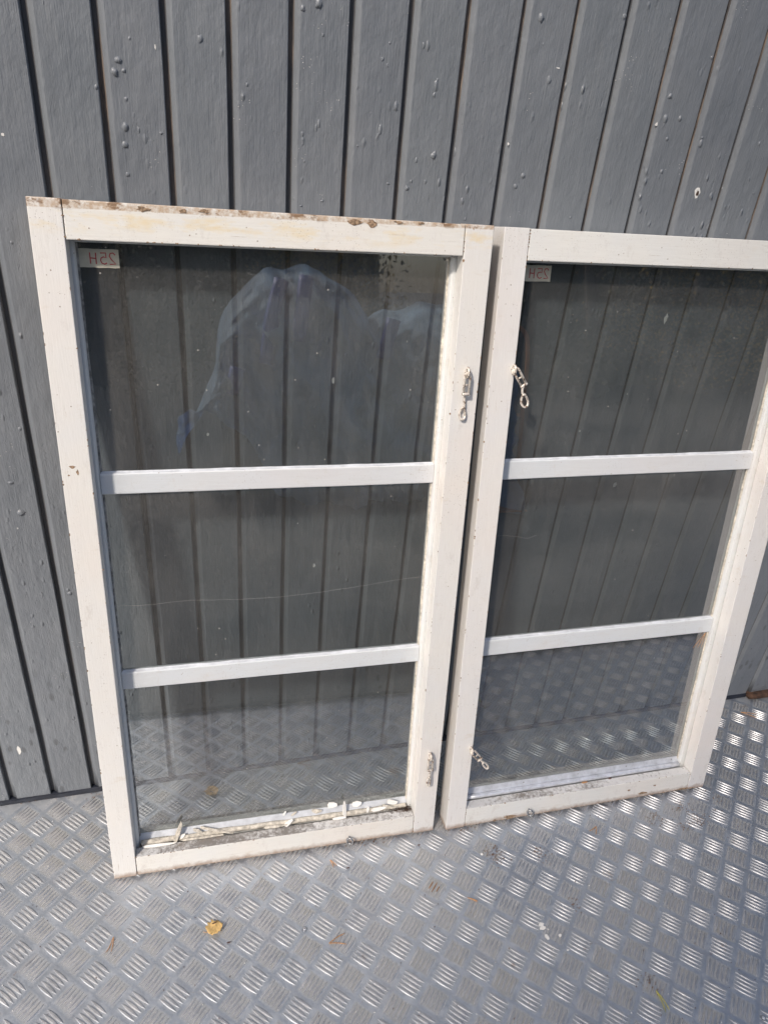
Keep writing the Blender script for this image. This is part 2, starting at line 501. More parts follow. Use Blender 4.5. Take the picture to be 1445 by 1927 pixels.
def tube(bm, pts, r, seg=8, closed=False, caps=True, flat=1.0):
    pts = [Vector(p) for p in pts]
    n = len(pts)
    rings = []
    up = None
    for i, p in enumerate(pts):
        if closed:
            t = (pts[(i + 1) % n] - pts[i - 1]).normalized()
        else:
            t = (pts[min(i + 1, n - 1)] - pts[max(i - 1, 0)]).normalized()
        if up is None:
            up = Vector((0, 1, 0)) if abs(t.y) < 0.9 else Vector((1, 0, 0))
        a = t.cross(up)
        if a.length < 1e-5:
            a = t.orthogonal()
        a.normalize()
        b = a.cross(t).normalized()
        up = b
        rr = r[i] if isinstance(r, (list, tuple)) else r
        rings.append([bm.verts.new(p + a * math.cos(6.28318 * k / seg) * rr + b * math.sin(6.28318 * k / seg) * rr * flat) for k in range(seg)])
    m = n if closed else n - 1
    for i in range(m):
        A, B = rings[i], rings[(i + 1) % n]
        for k in range(seg):
            bm.faces.new((A[k], A[(k + 1) % seg], B[(k + 1) % seg], B[k]))
    if caps and not closed:
        bm.faces.new(rings[0][::-1])
        bm.faces.new(rings[-1])
def catmull(pts, sub=6):
    P = [Vector(p) for p in pts]
    P = [P[0] * 2 - P[1]] + P + [P[-1] * 2 - P[-2]]
    out = []
    for i in range(1, len(P) - 2):
        for k in range(sub):
            t = k / sub
            a, b, c, d = P[i - 1], P[i], P[i + 1], P[i + 2]
            out.append(0.5 * ((2 * b) + (c - a) * t + (2 * a - 5 * b + 4 * c - d) * t * t + (3 * b - a - 3 * c + d) * t ** 3))
    out.append(P[-2])
    return out

# ------------------------------------------------------------------ plank wall
TILT = math.atan(0.052537)
wall = empty("plank_wall", (0, 0, 0), (TILT, 0, 0))
tag(wall, "grey painted wall of upright tongue-and-groove boards behind the windows", "wall")
S = 0.085
GX = 0.16139
WALL_H = 2.5
# blister spots measured on the wall: x, height, half width, half height
blisters = [(0.382, 1.474, .0034, .0052), (0.276, 1.361, .0044, .0062), (0.273, 1.338, .0042, .0050), (0.873, 1.546, .0045, .0066),
            (1.149, 1.436, .0035, .0045), (0.262, 1.492, .0060, .0085), (0.268, 1.425, .0055, .0050), (0.280, 1.428, .0030, .0030),
            (0.273, 1.300, .0030, .0035), (0.280, 1.395, .0022, .0026), (0.139, 1.520, .003, .005)]
def wpt(px, py):
    """point of the wall seen at a pixel of the photograph, used once to look up measured spots"""
    from mathutils import Euler
    f = 1347.16
    d = Euler(cam.rotation_euler).to_matrix() @ Vector(((px - 722.5) / f, -(py - 963.5) / f, -1))
    Rx = Matrix.Rotation(-TILT, 3, 'X')
    d = Rx @ d
    c = Rx @ cam.location
    t = -c.y / d.y
    q = c + d * t
    return q.x, q.z
MORE = [(815, 292, .0045, .0050), (862, 272, .0040, .0125), (715, 245, .0030, .0060), (984, 330, .0040, .0045), (970, 350, .0035, .0045),
        (1207, 360, .0045, .0075), (1033, 150, .0035, .0055), (1261, 180, .004, .0045), (1252, 222, .0045, .0060), (1325, 205, .0035, .0055),
        (1318, 270, .0035, .0065), (1255, 260, .003, .0035), (1245, 322, .003, .0045), (765, 352, .0025, .0035), (870, 378, .003, .005),
        (450, 45, .003, .007), (805, 85, .003, .006), (600, 7, .005, .006), (222, 112, .005, .004), (128, 1110, .003, .003), (131, 1117, .004, .004),
        (20, 908, .005, .004), (40, 965, .006, .006), (1175, 30, .003, .004), (745, 200, .003, .006), (820, 160, .003, .008)]
MORE += [(450, 55, .0030, .0045), (447, 38, .0028, .0050), (600, 232, .0022, .0060), (595, 240, .0018, .0050), (822, 165, .0018, .0050), (817, 178, .0022, .0045), (823, 150, .0018, .0030), (716, 240, .0026, .0050), (711, 254, .0016, .0035), (608, 65, .0020, .0030), (570, 15, .0034, .0050), (720, 110, .0022, .0026), (733, 80, .0018, .0022), (729, 122, .0018, .0030), (797, 85, .0020, .0045), (817, 290, .0034, .0052), (767, 353, .0022, .0034), (774, 340, .0018, .0022), (448, 102, .0018, .0022), (465, 158, .0020, .0024)]
for px, py, a, c in MORE:
    x, z = wpt(px, py)
    blisters.append((x, z, a, c))
rb = random.Random(5)
for _ in range(330):
    blisters.append((rb.uniform(-0.6, 2.4), rb.uniform(0.75, 2.1), rb.uniform(.0009, .0026), rb.uniform(.0014, .0042)))
prof = [(0.0, 0.020), (0.0, 0.0095), (0.0042, 0.0095), (0.0062, 0.0088), (0.0082, 0.0066), (0.0115, 0.0040), (0.0138, 0.0012), (0.0162, 0.0),
        (0.035, -0.0001), (0.060, -0.0001), (S - 0.0016, 0.0), (S - 0.0004, 0.0012), (S - 0.0002, 0.0050), (S - 0.0002, 0.020)]
for n in range(-14, 32):
    x0 = GX + n * S
    bm = bmesh.new()
    segs = 44
    rings = []
    prf = prof
    for k in range(segs + 1):
        z = 0.012 + (WALL_H - 0.012) * k / segs
        ring = []
        for i, (px, py) in enumerate(prf):
            w = 0.0011 * noise.noise(Vector((x0 * 3, z * 7, 1.7 * (i > 8)))) if 1 < i < 12 else 0
            w2 = 0.0004 * noise.noise(Vector((x0 * 5 + px * 30, z * 9, 7))) if 6 < i < 11 else 0
            ring.append(bm.verts.new((x0 + px + w, py + w2, z)))
        rings.append(ring)
    np_ = len(prf)
    for k in range(segs):
        for i in range(np_ - 1):
            f = bm.faces.new((rings[k][i], rings[k][i + 1], rings[k + 1][i + 1], rings[k + 1][i]))
            f.smooth = 4 <= i <= 6
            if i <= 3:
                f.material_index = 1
    bm.faces.new(rings[0][::-1])
    bm.faces.new(rings[-1])
    # paint blisters belonging to this board
    for bx, bz, a, c in blisters:
        if x0 + 0.018 < bx < x0 + S - 0.002 + (0.0 if a < .003 else 0.0):
            cen = bm.verts.new((bx, -a * 0.60, bz))
            prev = None
            rws = []
            for rk, (rr, hh) in enumerate(((0.45, 0.52), (0.8, 0.30), (1.08, -0.05))):
                rws.append([bm.verts.new((bx + math.cos(t * 0.6283) * a * rr * (1 + .5 * noise.noise(Vector((t * .8, bx * 90, bz * 70)))), -a * hh * (1 + .4 * noise.noise(Vector((bx * 200, t, rk)))), bz + math.sin(t * 0.6283) * c * rr * (1 + .6 * noise.noise(Vector((bx * 70, t * .7, bz * 50)))))) for t in range(10)])
            for t in range(10):
                f = bm.faces.new((cen, rws[0][(t + 1) % 10], rws[0][t])); f.smooth = True
                for q in (0, 1):
                    f = bm.faces.new((rws[q][t], rws[q][(t + 1) % 10], rws[q + 1][(t + 1) % 10], rws[q + 1][t])); f.smooth = True
    bmesh.ops.recalc_face_normals(bm, faces=bm.faces[:])
    me = bpy.data.meshes.new("wall_board")
    bm.to_mesh(me)
    bm.free()
    o = link("wall_board", me, wall, [M['board'], M['groove']])
# backing so that no light leaks between boards
bm = bmesh.new()
box(bm, GX - 14 * S, GX + 32 * S, 0.021, 0.12, 0.012, WALL_H)
from_bm("wall_backing", bm, wall, M['flashing'])

# torn paint patches with bare white wood, and a bullet-like knock on the boards
def patch_mesh(bm, cx, cz, pts, y=-0.0006, th=0.0006):
    top = [bm.verts.new((cx + a, y, cz + b)) for a, b in pts]
    bot = [bm.verts.new((cx + a * 1.05, y + th, cz + b * 1.05)) for a, b in pts]
    bm.faces.new(top)
    k = len(pts)
    for i in range(k):
        bm.faces.new((top[i], top[(i + 1) % k], bot[(i + 1) % k], bot[i]))
def blob(w, h, k=9, seed=0, jag=0.3):
    r = random.Random(seed)
    return [((w * (1 + r.uniform(-jag, jag))) * math.cos(6.28318 * i / k), (h * (1 + r.uniform(-jag, jag))) * math.sin(6.28318 * i / k)) for i in range(k)]
for i, (px, py, w, h) in enumerate([(1312, 361, .0050, .0080), (1253, 599, .0035, .0085), (1157, 912, .0045, .0060), (1091, 811, .0016, .0020), (36, 1412, .0040, .0115),
                                    (627, 716, .0020, .0055), (591, 1064, .0022, .0045), (391, 817, .0026, .0030), (1050, 127, .0035, .0008), (292, 87, .0008, .0030),
                                    (1235, 233, .0020, .0026), (1180, 741, .0012, .0012), (956, 270, .0016, .0018), (5, 252, .002, .002)]):
    x, z = wpt(px, py)
    bm = bmesh.new()
    patch_mesh(bm, x, z, blob(w, h, 11, i))
    bmesh.ops.recalc_face_normals(bm, faces=bm.faces[:])
    from_bm("paint_chip", bm, wall, M['chip'])
x, z = wpt(1312, 363)
bm = bmesh.new()
patch_mesh(bm, x, z, blob(.0026, .0045, 9, 3), y=-0.0012)
bmesh.ops.recalc_face_normals(bm, faces=bm.faces[:])
from_bm("knock_hole", bm, wall, M['rotten'])

# flashing at the foot of the wall, and the rotten sill piece to the right
bm = bmesh.new()
prism(bm, [(-0.004, 0.0), (-0.004, 0.010), (0.0, 0.0115), (0.1, 0.0115), (0.1, 0.0)], GX - 14 * S, 1.86, 'x', 60, 0.0008)
fl = from_bm("wall_flashing", bm, None, M['flashing'])
tag(fl, "thin dark strip along the foot of the grey wall", "flashing")
bm = bmesh.new()
prism(bm, [(-0.018, 0.001), (-0.020, 0.007), (-0.012, 0.012), (0.0, 0.0135), (0.1, 0.0115), (0.1, 0.001)], 1.862, 2.75, 'x', 60, 0.005)
rs = from_bm("rotten_batten", bm, None, M['rotten'], True)
tag(rs, "rotten brown wooden batten at the foot of the wall, right of the windows", "batten")

# ------------------------------------------------------------------ tread plate floor
P = 0.069305
OX, OY = -0.02153, -0.14539
X0, X1, Y0, Y1 = -1.6, 3.2, -1.32, 0.10
bm = bmesh.new()
nx, ny = 96, 48
grid = [[bm.verts.new((X0 + (X1 - X0) * i / nx, Y0 + (Y1 - Y0) * j / ny,
                       0.0010 * noise.noise(Vector((i * 0.11, j * 0.11, 3))) - 0.0008)) for i in range(nx + 1)] for j in range(ny + 1)]
for j in range(ny):
    for i in range(nx):
        f = bm.faces.new((grid[j][i], grid[j][i + 1], grid[j + 1][i + 1], grid[j + 1][i])); f.smooth = True
# folded front edge so the sheet has a thickness
ed = [bm.verts.new((v.co.x, v.co.y, -0.11)) for v in grid[0]]
for i in range(nx):
    bm.faces.new((ed[i], ed[i + 1], grid[0][i + 1], grid[0][i]))
floor = from_bm("floor", bm, None, M['plate'])
floor['kind'] = 'structure'

def bar_into(verts, faces, cx, cy, ang, L, wd, h, sk=0.0, seed=0):
    """a lens-shaped raised bar: blunt ridge, pointed ends, shallow skirts"""
    ca, sa = math.cos(ang), math.sin(ang)
    T = (-1, -0.72, -0.38, 0.0, 0.38, 0.72, 1)
    base = len(verts)
    for t in T:
        ww = wd * max(0.0, (1 - t * t)) ** 0.85
        hh = h * max(0.0, (1 - t * t)) ** 0.8
        for s, z in ((-1, -0.0016), (-0.42, hh * 0.86), (0.42, hh * 0.86), (1, -0.0016)):
            u = t * L + 0.0
            w = s * ww
            verts.append((cx + u * ca - w * sa, cy + u * sa + w * ca, z))
    for i in range(len(T) - 1):
        for k in range(3):
            a = base + i * 4 + k
            faces.append((a, a + 4, a + 5, a + 1))
def cluster(kind, seed):
    r = random.Random(seed)
    verts, faces = [], []
    ang = -math.pi / 4 if kind == 0 else math.pi / 4
    pa = ang + math.pi / 2
    for k in range(5):
        o = (k - 2) * 0.117 * P * math.sqrt(1.0)
        bar_into(verts, faces, math.cos(pa) * o, math.sin(pa) * o, ang + r.uniform(-.015, .015), 0.0196 * r.uniform(.96, 1.03), 0.0033 * r.uniform(.9, 1.1), 0.0019 * r.uniform(.8, 1.12))
    return verts, faces
protos = []
for kind in (0, 1):
    for sd in range(4):
        v_, f_ = cluster(kind, sd * 2 + kind)
        me = bpy.data.meshes.new("raised_bars")
        me.from_pydata(v_, [], f_)
        for p in me.polygons:
            p.use_smooth = False
        me.materials.append(M['tread'])
        me.validate()
        protos.append((kind, me, v_, f_))
spots = []
for kind in (0, 1):
    for i in range(-24, 48):
        for j in range(-33, 4):
            x = OX + P * (i + 0.5 * kind)
            y = OY + P * (j + 0.5 * kind)
            if X0 + 0.03 < x < X1 - 0.03 and Y0 + 0.03 < y < -0.012:
                spots.append((x, y, kind))
from bpy_extras.object_utils import world_to_camera_view
bpy.context.view_layer.update()
_f = 1347.16
_ci = cam.rotation_euler.to_matrix().transposed()
def view(p):
    q = _ci @ (Vector(p) - cam.location)
    if q.z >= -0.05:
        return None
    return (722.5 + _f * q.x / -q.z, 963.5 - _f * q.y / -q.z, -q.z)
seen = []
rest = []
for s in spots:
    v = view((s[0], s[1], 0))
    if v and -20 < v[0] < 1465 and 1300 < v[1] < 1950:
        seen.append((v[2], s))
    else:
        rest.append(s)
seen.sort()
near = [s for d, s in seen[:290]]
rest += [s for d, s in seen[290:]]
for idx, (x, y, kind) in enumerate(near):
    me = protos[kind * 4 + R.randrange(4)][1]
    o = bpy.data.objects.new("raised_bars", me)
    col.objects.link(o)
    o.parent = floor
    o.location = (x, y, 0)
V, F = [], []
for x, y, kind in rest:
    _, _, v_, f_ = protos[kind * 4 + R.randrange(4)]
    b0 = len(V)
    V += [(a + x, b + y, c) for a, b, c in v_]
    F += [tuple(q + b0 for q in f) for f in f_]
me = bpy.data.meshes.new("raised_bars_field")
me.from_pydata(V, [], F)
me.validate()
o = link("raised_bars_field", me, floor, M['tread'])
o['kind'] = 'stuff'

# ground beyond the plate
bm = bmesh.new()
vs = [bm.verts.new(p) for p in ((-120, -200, -0.12), (120, -200, -0.12), (120, 40, -0.12), (-120, 40, -0.12))]
bm.faces.new(vs)
g = from_bm("ground", bm, None, M['asphalt'])
g['kind'] = 'structure'

# ------------------------------------------------------------------ windows
def hook_parts(parent, kind, x, z, flip=1):
    """painted storm hook: screw eye, two-bar link, loose hook with a twisted loop. Local to the front face (y=0)."""
    root = bpy.data.objects.new("storm_hook", None)
    root.empty_display_size = 0.02
    col.objects.link(root)
    root.parent = parent
    root.location = (x, 0, z)
    # screw eye
    bm = bmesh.new()
    tube(bm, [(0, 0.004, 0), (0, -0.003, 0)], 0.0022, 8)
    ring = [(0.0, -0.0090 + 0.0066 * math.cos(a), 0.0080 * math.sin(a)) for a in [6.28318 * k / 14 for k in range(14)]]
    tube(bm, ring, 0.0022, 8, closed=True)
    bmesh.ops.recalc_face_normals(bm, faces=bm.faces[:])
    from_bm("screw_eye", bm, root, M['hook'], True)
    if kind == 'down':
        path_l = [(0, -0.010, -0.002), (0, -0.007, -0.034)]
        ax = Vector((0.0, 0.0, -1.0)); side = Vector((1, 0, 0)); L = 0.034; start = Vector((0, -0.011, -0.002))
        rod = [(0.0, -0.006, -0.034), (0.0005, -0.005, -0.048), (0.0015, -0.005, -0.056), (0.0005, -0.005, -0.062)]
        loop_c = Vector((-0.0005, -0.005, -0.071)); la, lb = 0.0048, 0.0105; tilt = 0.05
    elif kind == 'right':
        ax = Vector((0.50, -0.15, -0.80)).normalized(); side = Vector((0.8, 0, 0.5)).normalized(); L = 0.033; start = Vector((0.001, -0.011, 0.002))
        e = start + ax * L
        rod = [e, e + Vector((-0.002, 0, -0.006)), e + Vector((-0.001, 0, -0.014)), e + Vector((0.001, 0, -0.018))]
        loop_c = e + Vector((0.0045, 0, -0.027)); la, lb = 0.0060, 0.0115; tilt = 0.28
    else:  # lower ones: foreshortened, hook folded and seen edge on
        if kind == 'down_thin':
            ax = Vector((0.0, -0.10, -1.0)).normalized(); side = Vector((1, 0, 0)); L = 0.030; start = Vector((0, -0.011, -0.002))
            e = start + ax * L
            rod = [e, e + Vector((0, 0, -0.008)), e + Vector((0.0, 0.001, -0.016)), e + Vector((0, 0.002, -0.020))]
            loop_c = e + Vector((0.0, 0.002, -0.032)); la, lb = 0.0032, 0.0125; tilt = 0.0
        else:
            ax = Vector((0.62, -0.20, -0.72)).normalized(); side = Vector((0.72, 0, 0.62)).normalized(); L = 0.026; start = Vector((0.001, -0.011, 0.0))
            e = start + ax * L
            rod = [e, e + ax * 0.004, e + ax * 0.008, e + ax * 0.010]
            loop_c = e + ax * 0.019; la, lb = 0.0036, 0.0110; tilt = 0.62
    side = side * 0.0048
    nrm = Vector((0, -1, 0))
    e = start + ax * L
    bm = bmesh.new()
    pts = [start + side * 0.55, start + side * 0.95 + ax * 0.004, e + side, e - side, start - side * 0.95 + ax * 0.004, start - side * 0.55]
    tube(bm, [start + side * 0.4 - ax * 0.002, start + side * 1.0 + ax * 0.003, e + side], 0.0022, 8)
    tube(bm, [start - side * 0.4 - ax * 0.002, start - side * 1.0 + ax * 0.003, e - side], 0.0022, 8)
    tube(bm, [start + side * 0.4 - ax * 0.002, start - side * 0.4 - ax * 0.002], 0.0022, 8)
    bmesh.ops.recalc_face_normals(bm, faces=bm.faces[:])
    from_bm("link_bars", bm, root, M['hook'], True)
    bm = bmesh.new()
    tube(bm, [e + side * 1.45, e + side * 1.2, e - side * 1.2, e - side * 1.45], [0.0018, 0.0027, 0.0027, 0.0018], 8)
    mid = start + ax * L * 0.55
    tube(bm, [mid + side * 0.9, mid - side * 0.9], 0.0016, 6, flat=0.5)
    bmesh.ops.recalc_face_normals(bm, faces=bm.faces[:])
    from_bm("pivot_pin", bm, root, M['hook'], True)
    bm = bmesh.new()
    tube(bm, catmull(rod, 4), 0.0022, 8)
    ct, st_ = math.cos(tilt), math.sin(tilt)
    lp = []
    for k in range(20):
        a = 6.28318 * k / 20
        u, w = la * math.cos(a) * (1.0 - 0.25 * math.sin(a)), lb * math.sin(a)
        lp.append(loop_c + Vector((u * ct - w * st_ * -1 * -1, 0.0012 * math.cos(a * 2), u * st_ + w * ct)))
    tube(bm, lp, 0.0022, 8, closed=True)
    bmesh.ops.recalc_face_normals(bm, faces=bm.faces[:])
    from_bm("hook_loop", bm, root, M['hook'], True)
    return root

def text_mesh(name, parts, parent, mat, y):
    """hand-written strokes as thin flat ribbons with a little thickness, mirrored as seen through the glass"""
    bm = bmesh.new()
    for pts in parts:
        pts = [Vector((a, y, b)) for a, b in pts]
        wv = 0.00085
        L, Rr = [], []
        for i, p in enumerate(pts):
            t = (pts[min(i + 1, len(pts) - 1)] - pts[max(i - 1, 0)]).normalized()
            nrm = Vector((-t.z, 0, t.x)) * wv
            L.append(bm.verts.new(p + nrm)); Rr.append(bm.verts.new(p - nrm))
        for i in range(len(pts) - 1):
            bm.faces.new((L[i], L[i + 1], Rr[i + 1], Rr[i]))
    r = bmesh.ops.extrude_face_region(bm, geom=bm.faces[:])
    bmesh.ops.translate(bm, verts=[g for g in r['geom'] if isinstance(g, bmesh.types.BMVert)], vec=(0, -0.0001, 0))
    bmesh.ops.recalc_face_normals(bm, faces=bm.faces[:])
    return from_bm(name, bm, parent, mat)

def make_window(rot3, org, W, H, HL, HR, sl, sr, rt_z, rb, m1, m2, mh, inset_l, inset_r, matS, matR, DT, k):
    root = empty("window_sash")
    root.matrix_world = Matrix(((*rot3[0], org[0]), (*rot3[1], org[1]), (*rot3[2], org[2]), (0, 0, 0, 1)))
    F = 0.030
    jt = 0.0006
    # front sash: stiles run full height, rails butt between them
    def topped(bm, x0, x1, z0, zL, zR, y1=F):
        vs = box(bm, x0, x1, 0, y1, z0, 1.0)
        for v in vs[4:]:
            v.co.z = zL + (zR - zL) * (v.co.x) / W
        bmesh.ops.bevel(bm, geom=bm.edges[:], offset=0.0014, segments=2, affect='EDGES', profile=0.6)
        bmesh.ops.recalc_face_normals(bm, faces=bm.faces[:])
        if 0: pass
    for (a, b) in ((0, sl - jt), (W - sr + jt, W)):
        bm = bmesh.new()
        topped(bm, a, b, 0.0, HL, HR, 0.046 if (k and a == 0) else F)
        from_bm("stile", bm, root, matS)
    bm = bmesh.new()
    topped(bm, sl + jt, W - sr - jt, rt_z, HL - 0.0008, HR - 0.0008)
    for v in bm.verts:
        v.co.y += 0.0006
    from_bm("top_rail", bm, root, matR)
    bm = bmesh.new()
    box(bm, sl + jt, W - sr - jt, 0.0006, 0.0238, 0.0012, rb, 0.0014)
    # the ledge of the bottom rail slopes a little to the front and is weathered
    for v in bm.verts:
        if v.co.z > rb - 0.002 and v.co.y > 0.02:
            v.co.z -= 0.0
    bmesh.ops.recalc_face_normals(bm, faces=bm.faces[:])
    for f in bm.faces:
        if f.normal.z > 0.5 and f.calc_center_median().z > rb - 0.004:
            f.material_index = 1
    br = from_bm("bottom_rail", bm, root, [matR, M['ledge_clean'] if k else M['ledge']])
    # rear sash (its outer edge is bare wood), set in a little
    y0, y1 = F + 0.0012, DT
    for (a, b, inner, sgn) in ((0.003, sl + inset_l, sl + inset_l, -1), (W - sr - inset_r, W - 0.003, W - sr - inset_r, 1)):
        bm = bmesh.new()
        c = 0.0035
        if sgn < 0:
            pr = [(a, y0), (b - c, y0), (b - 0.001, y0 + 0.002), (b, y0 + 0.006), (b, y1), (a, y1)]
        else:
            pr = [(a, y0), (b, y0), (b, y1), (a, y1), (a, y0 + 0.006), (a + 0.001, y0 + 0.002)]
            pr[0] = (a + c, y0)
        prism(bm, pr, 0.004, H - 0.006, 'z', 60, 0.00035)
        for f in bm.faces:
            f.smooth = False
            cm = f.calc_center_median()
            if abs(f.normal.x) > 0.8 and ((sgn < 0 and cm.x < 0.006) or (sgn > 0 and cm.x > W - 0.006)):
                f.material_index = 1
        from_bm("rear_stile", bm, root, [M['rear'], M['raw_wood']])
        # ragged putty seam against the glass
        bm = bmesh.new()
        xs = inner
        d = 1 if sgn < 0 else -1
        prism(bm, [(xs - d * 0.001, 0.0385), (xs + d * 0.0026, 0.0405), (xs + d * 0.0030, 0.0418), (xs - d * 0.001, 0.0418)], 0.055, rt_z, 'z', 110, 0.0011)
        from_bm("putty_seam", bm, root, M['putty_dark'] if (sgn < 0) else M['putty'])
    xl, xr = sl + inset_l, W - sr - inset_r
    if not k:
        bm = bmesh.new()
        prism(bm, [(W - 0.0025, 0.0325), (W + 0.0062, 0.0325), (W + 0.0068, 0.0335), (W + 0.0068, 0.050), (W - 0.0025, 0.050)], 0.010, H - 0.003, 'z', 50, 0.0003)
        from_bm("rear_lip", bm, root, M['raw_wood'])
    bm = bmesh.new()
    box(bm, xl, xr, y0, y1, rt_z - 0.004, H - 0.007, 0.001)
    from_bm("rear_top_rail", bm, root, M['rear'])
    GB = 0.068
    bm = bmesh.new()
    box(bm, xl, xr, y0 + 0.012, y1, 0.006, GB, 0.001)
    from_bm("rear_bottom_rail", bm, root, M['rear'])
    # muntins with a ragged putty line on their upper edge
    for q, mz in enumerate((m1, m2)):
        bm = bmesh.new()
        prism(bm, [(0.0347, mz + 0.002), (0.0355, mz + 0.0005), (0.050, mz), (0.050, mz + mh), (0.0355, mz + mh - 0.0005), (0.0347, mz + mh - 0.002)], xl + 0.0003, xr - 0.0003, 'x', 40, 0.00025)
        mo = from_bm("muntin", bm, root, M['bar'])
        bm = bmesh.new()
        z = mz + mh
        prism(bm, [(0.0362, z - 0.001), (0.0366, z + 0.0004), (0.0400, z + 0.0014), (0.0418, z + 0.0022), (0.0418, z - 0.001)], xl + 0.001, xr - 0.001, 'x', 120, 0.0010)
        from_bm("putty_line", bm, mo, M['bead_blue'])
        bm = bmesh.new()
        prism(bm, [(0.0380, mz + 0.001), (0.0385, mz - 0.0006), (0.0418, mz - 0.0016), (0.0418, mz + 0.001)], xl + 0.001, xr - 0.001, 'x', 120, 0.0008)
        from_bm("putty_line", bm, mo, M['putty_dark'])
    # three panes
    for (z0, z1) in ((GB - 0.004, m2 - 0.0002), (m2 + mh + 0.0002, m1 - 0.0002), (m1 + mh + 0.0002, rt_z - 0.0045)):
        bm = bmesh.new()
        box(bm, xl + 0.0004, xr - 0.0004, 0.0421, 0.0445, z0, z1)
        bmesh.ops.recalc_face_normals(bm, faces=bm.faces[:])
        from_bm("glass_pane", bm, root, M['glass'])
    return root, xl, xr

Ra = ((0.9996, 0.0274, 0.0024), (-0.0275, 0.9954, 0.0923), (0.0002, -0.0923, 0.9957))
Rb_ = ((0.9999, 0.0133, 0.0006), (-0.0133, 0.9937, 0.1115), (0.0009, -0.1115, 0.9938))
def ortho(Rm):
    m = Matrix(Rm)
    return [tuple(r) for r in m.to_quaternion().to_matrix()]
WA, WB = 0.6744, 0.6727
wa, xla, xra = make_window(ortho(Ra), (0.1397, -0.2404, 0.0056), WA, 1.2548, 1.2675, 1.2612, 0.0445, 0.0471, 1.2146, 0.0500, 0.82, 0.4322, 0.0363, 0.0060, 0.0080, M['stile_a'], M['rail_a'], 0.058, 0)
tag(wa, "white three-pane window sash with peeling top edge and broken putty on its sill", "window")
wb, xlb, xrb = make_window(ortho(Rb_), (0.8427, -0.2633, 0.0046), WB, 1.2613, 1.2620, 1.2610, 0.0449, 0.0468, 1.2121, 0.0510, 0.8183, 0.4277, 0.0369, 0.0100, 0.0114, M['stile_b'], M['rail_b'], 0.052, 1)
tag(wb, "white three-pane window sash with a metal glazing strip along its sill, on the right", "window")

# sill strips: the left one has old putty and flaking bead, the right one an aluminium bead
bm = bmesh.new()
prism(bm, [(0.0365, 0.0555), (0.0370, 0.0570), (0.0415, 0.0690), (0.0425, 0.0690), (0.0430, 0.048), (0.0365, 0.048)], xla + 0.0005, xra - 0.0005, 'x', 60, 0.0008)
from_bm("glazing_strip", bm, wa, M['bead_blue'])
bm = bmesh.new()
prism(bm, [(0.0300, 0.0485), (0.0272, 0.0515), (0.0275, 0.0555), (0.0310, 0.0580), (0.0355, 0.0575), (0.0364, 0.0485)], xla + 0.004, xra - 0.003, 'x', 160, 0.0026)
from_bm("putty_bead", bm, wa, M['putty'], True)
bm = bmesh.new()
prism(bm, [(0.0372, 0.0585), (0.0375, 0.0592), (0.0415, 0.0698), (0.0425, 0.0698), (0.0430, 0.048), (0.0372, 0.048)], xlb + 0.0005, xrb - 0.0005, 'x', 30, 0.0002)
gs = from_bm("aluminium_strip", bm, wb, M['alu'])
for xx in (0.058, 0.200, 0.340, 0.470, 0.596):
    bm = bmesh.new()
    bmesh.ops.create_icosphere(bm, subdivisions=2, radius=0.0019)
    for v in bm.verts:
        v.co = Vector((xx + v.co.x, 0.0392 + v.co.y * 0.5, 0.0646 + v.co.z))
    from_bm("rivet", bm, gs, M['steel'], True)
bm = bmesh.new()
arc = [(0.0312 + 0.0054 * math.cos(a), 0.0532 + 0.0056 * math.sin(a)) for a in [math.radians(t) for t in range(20, 241, 22)]]
prism(bm, arc + [(0.0362, 0.0480)], xlb + 0.001, xrb - 0.002, 'x', 20, 0.0002)
from_bm("aluminium_bead", bm, wb, M['alu'], True)

# spots where the paint is gone
for root, lst in ((wa, [(0.017, 0.882, .0040, .0022), (0.024, 0.873, .0018, .0040), (0.0105, 0.868, .0015, .0012), (0.640, 1.2555, .0012, .0020), (0.045, 0.70, .0012, .0009),
                        (0.150, 1.2588, .0075, .0030), (0.205, 1.2590, .0050, .0028), (0.232, 1.2602, .0070, .0024), (0.452, 1.2560, .0100, .0034), (0.478, 1.2545, .0065, .0042), (0.520, 1.2588, .0060, .0020), (0.555, 1.2590, .0045, .0018)]),
                  (wb, [(0.155, 0.0075, .0120, .0045), (0.118, 0.0035, .0030, .0022), (0.50, 0.012, .010, .003), (0.530, 0.030, .0035, .0016), (0.46, 0.028, .004, .002), (0.62, 0.004, .02, .002)])):
    for i, (x, z, w, h) in enumerate(lst):
        bm = bmesh.new()
        pts = blob(w, h, 11, i * 3, 0.45)
        cen = [bm.verts.new((x + a, -0.00025, z + b)) for a, b in pts]
        bk = [bm.verts.new((x + a * 1.1, 0.0012, z + b * 1.1)) for a, b in pts]
        bm.faces.new(cen)
        for q in range(11):
            bm.faces.new((cen[q], cen[(q + 1) % 11], bk[(q + 1) % 11], bk[q]))
        bmesh.ops.recalc_face_normals(bm, faces=bm.faces[:])
        from_bm("paint_loss", bm, root, M['bare'])

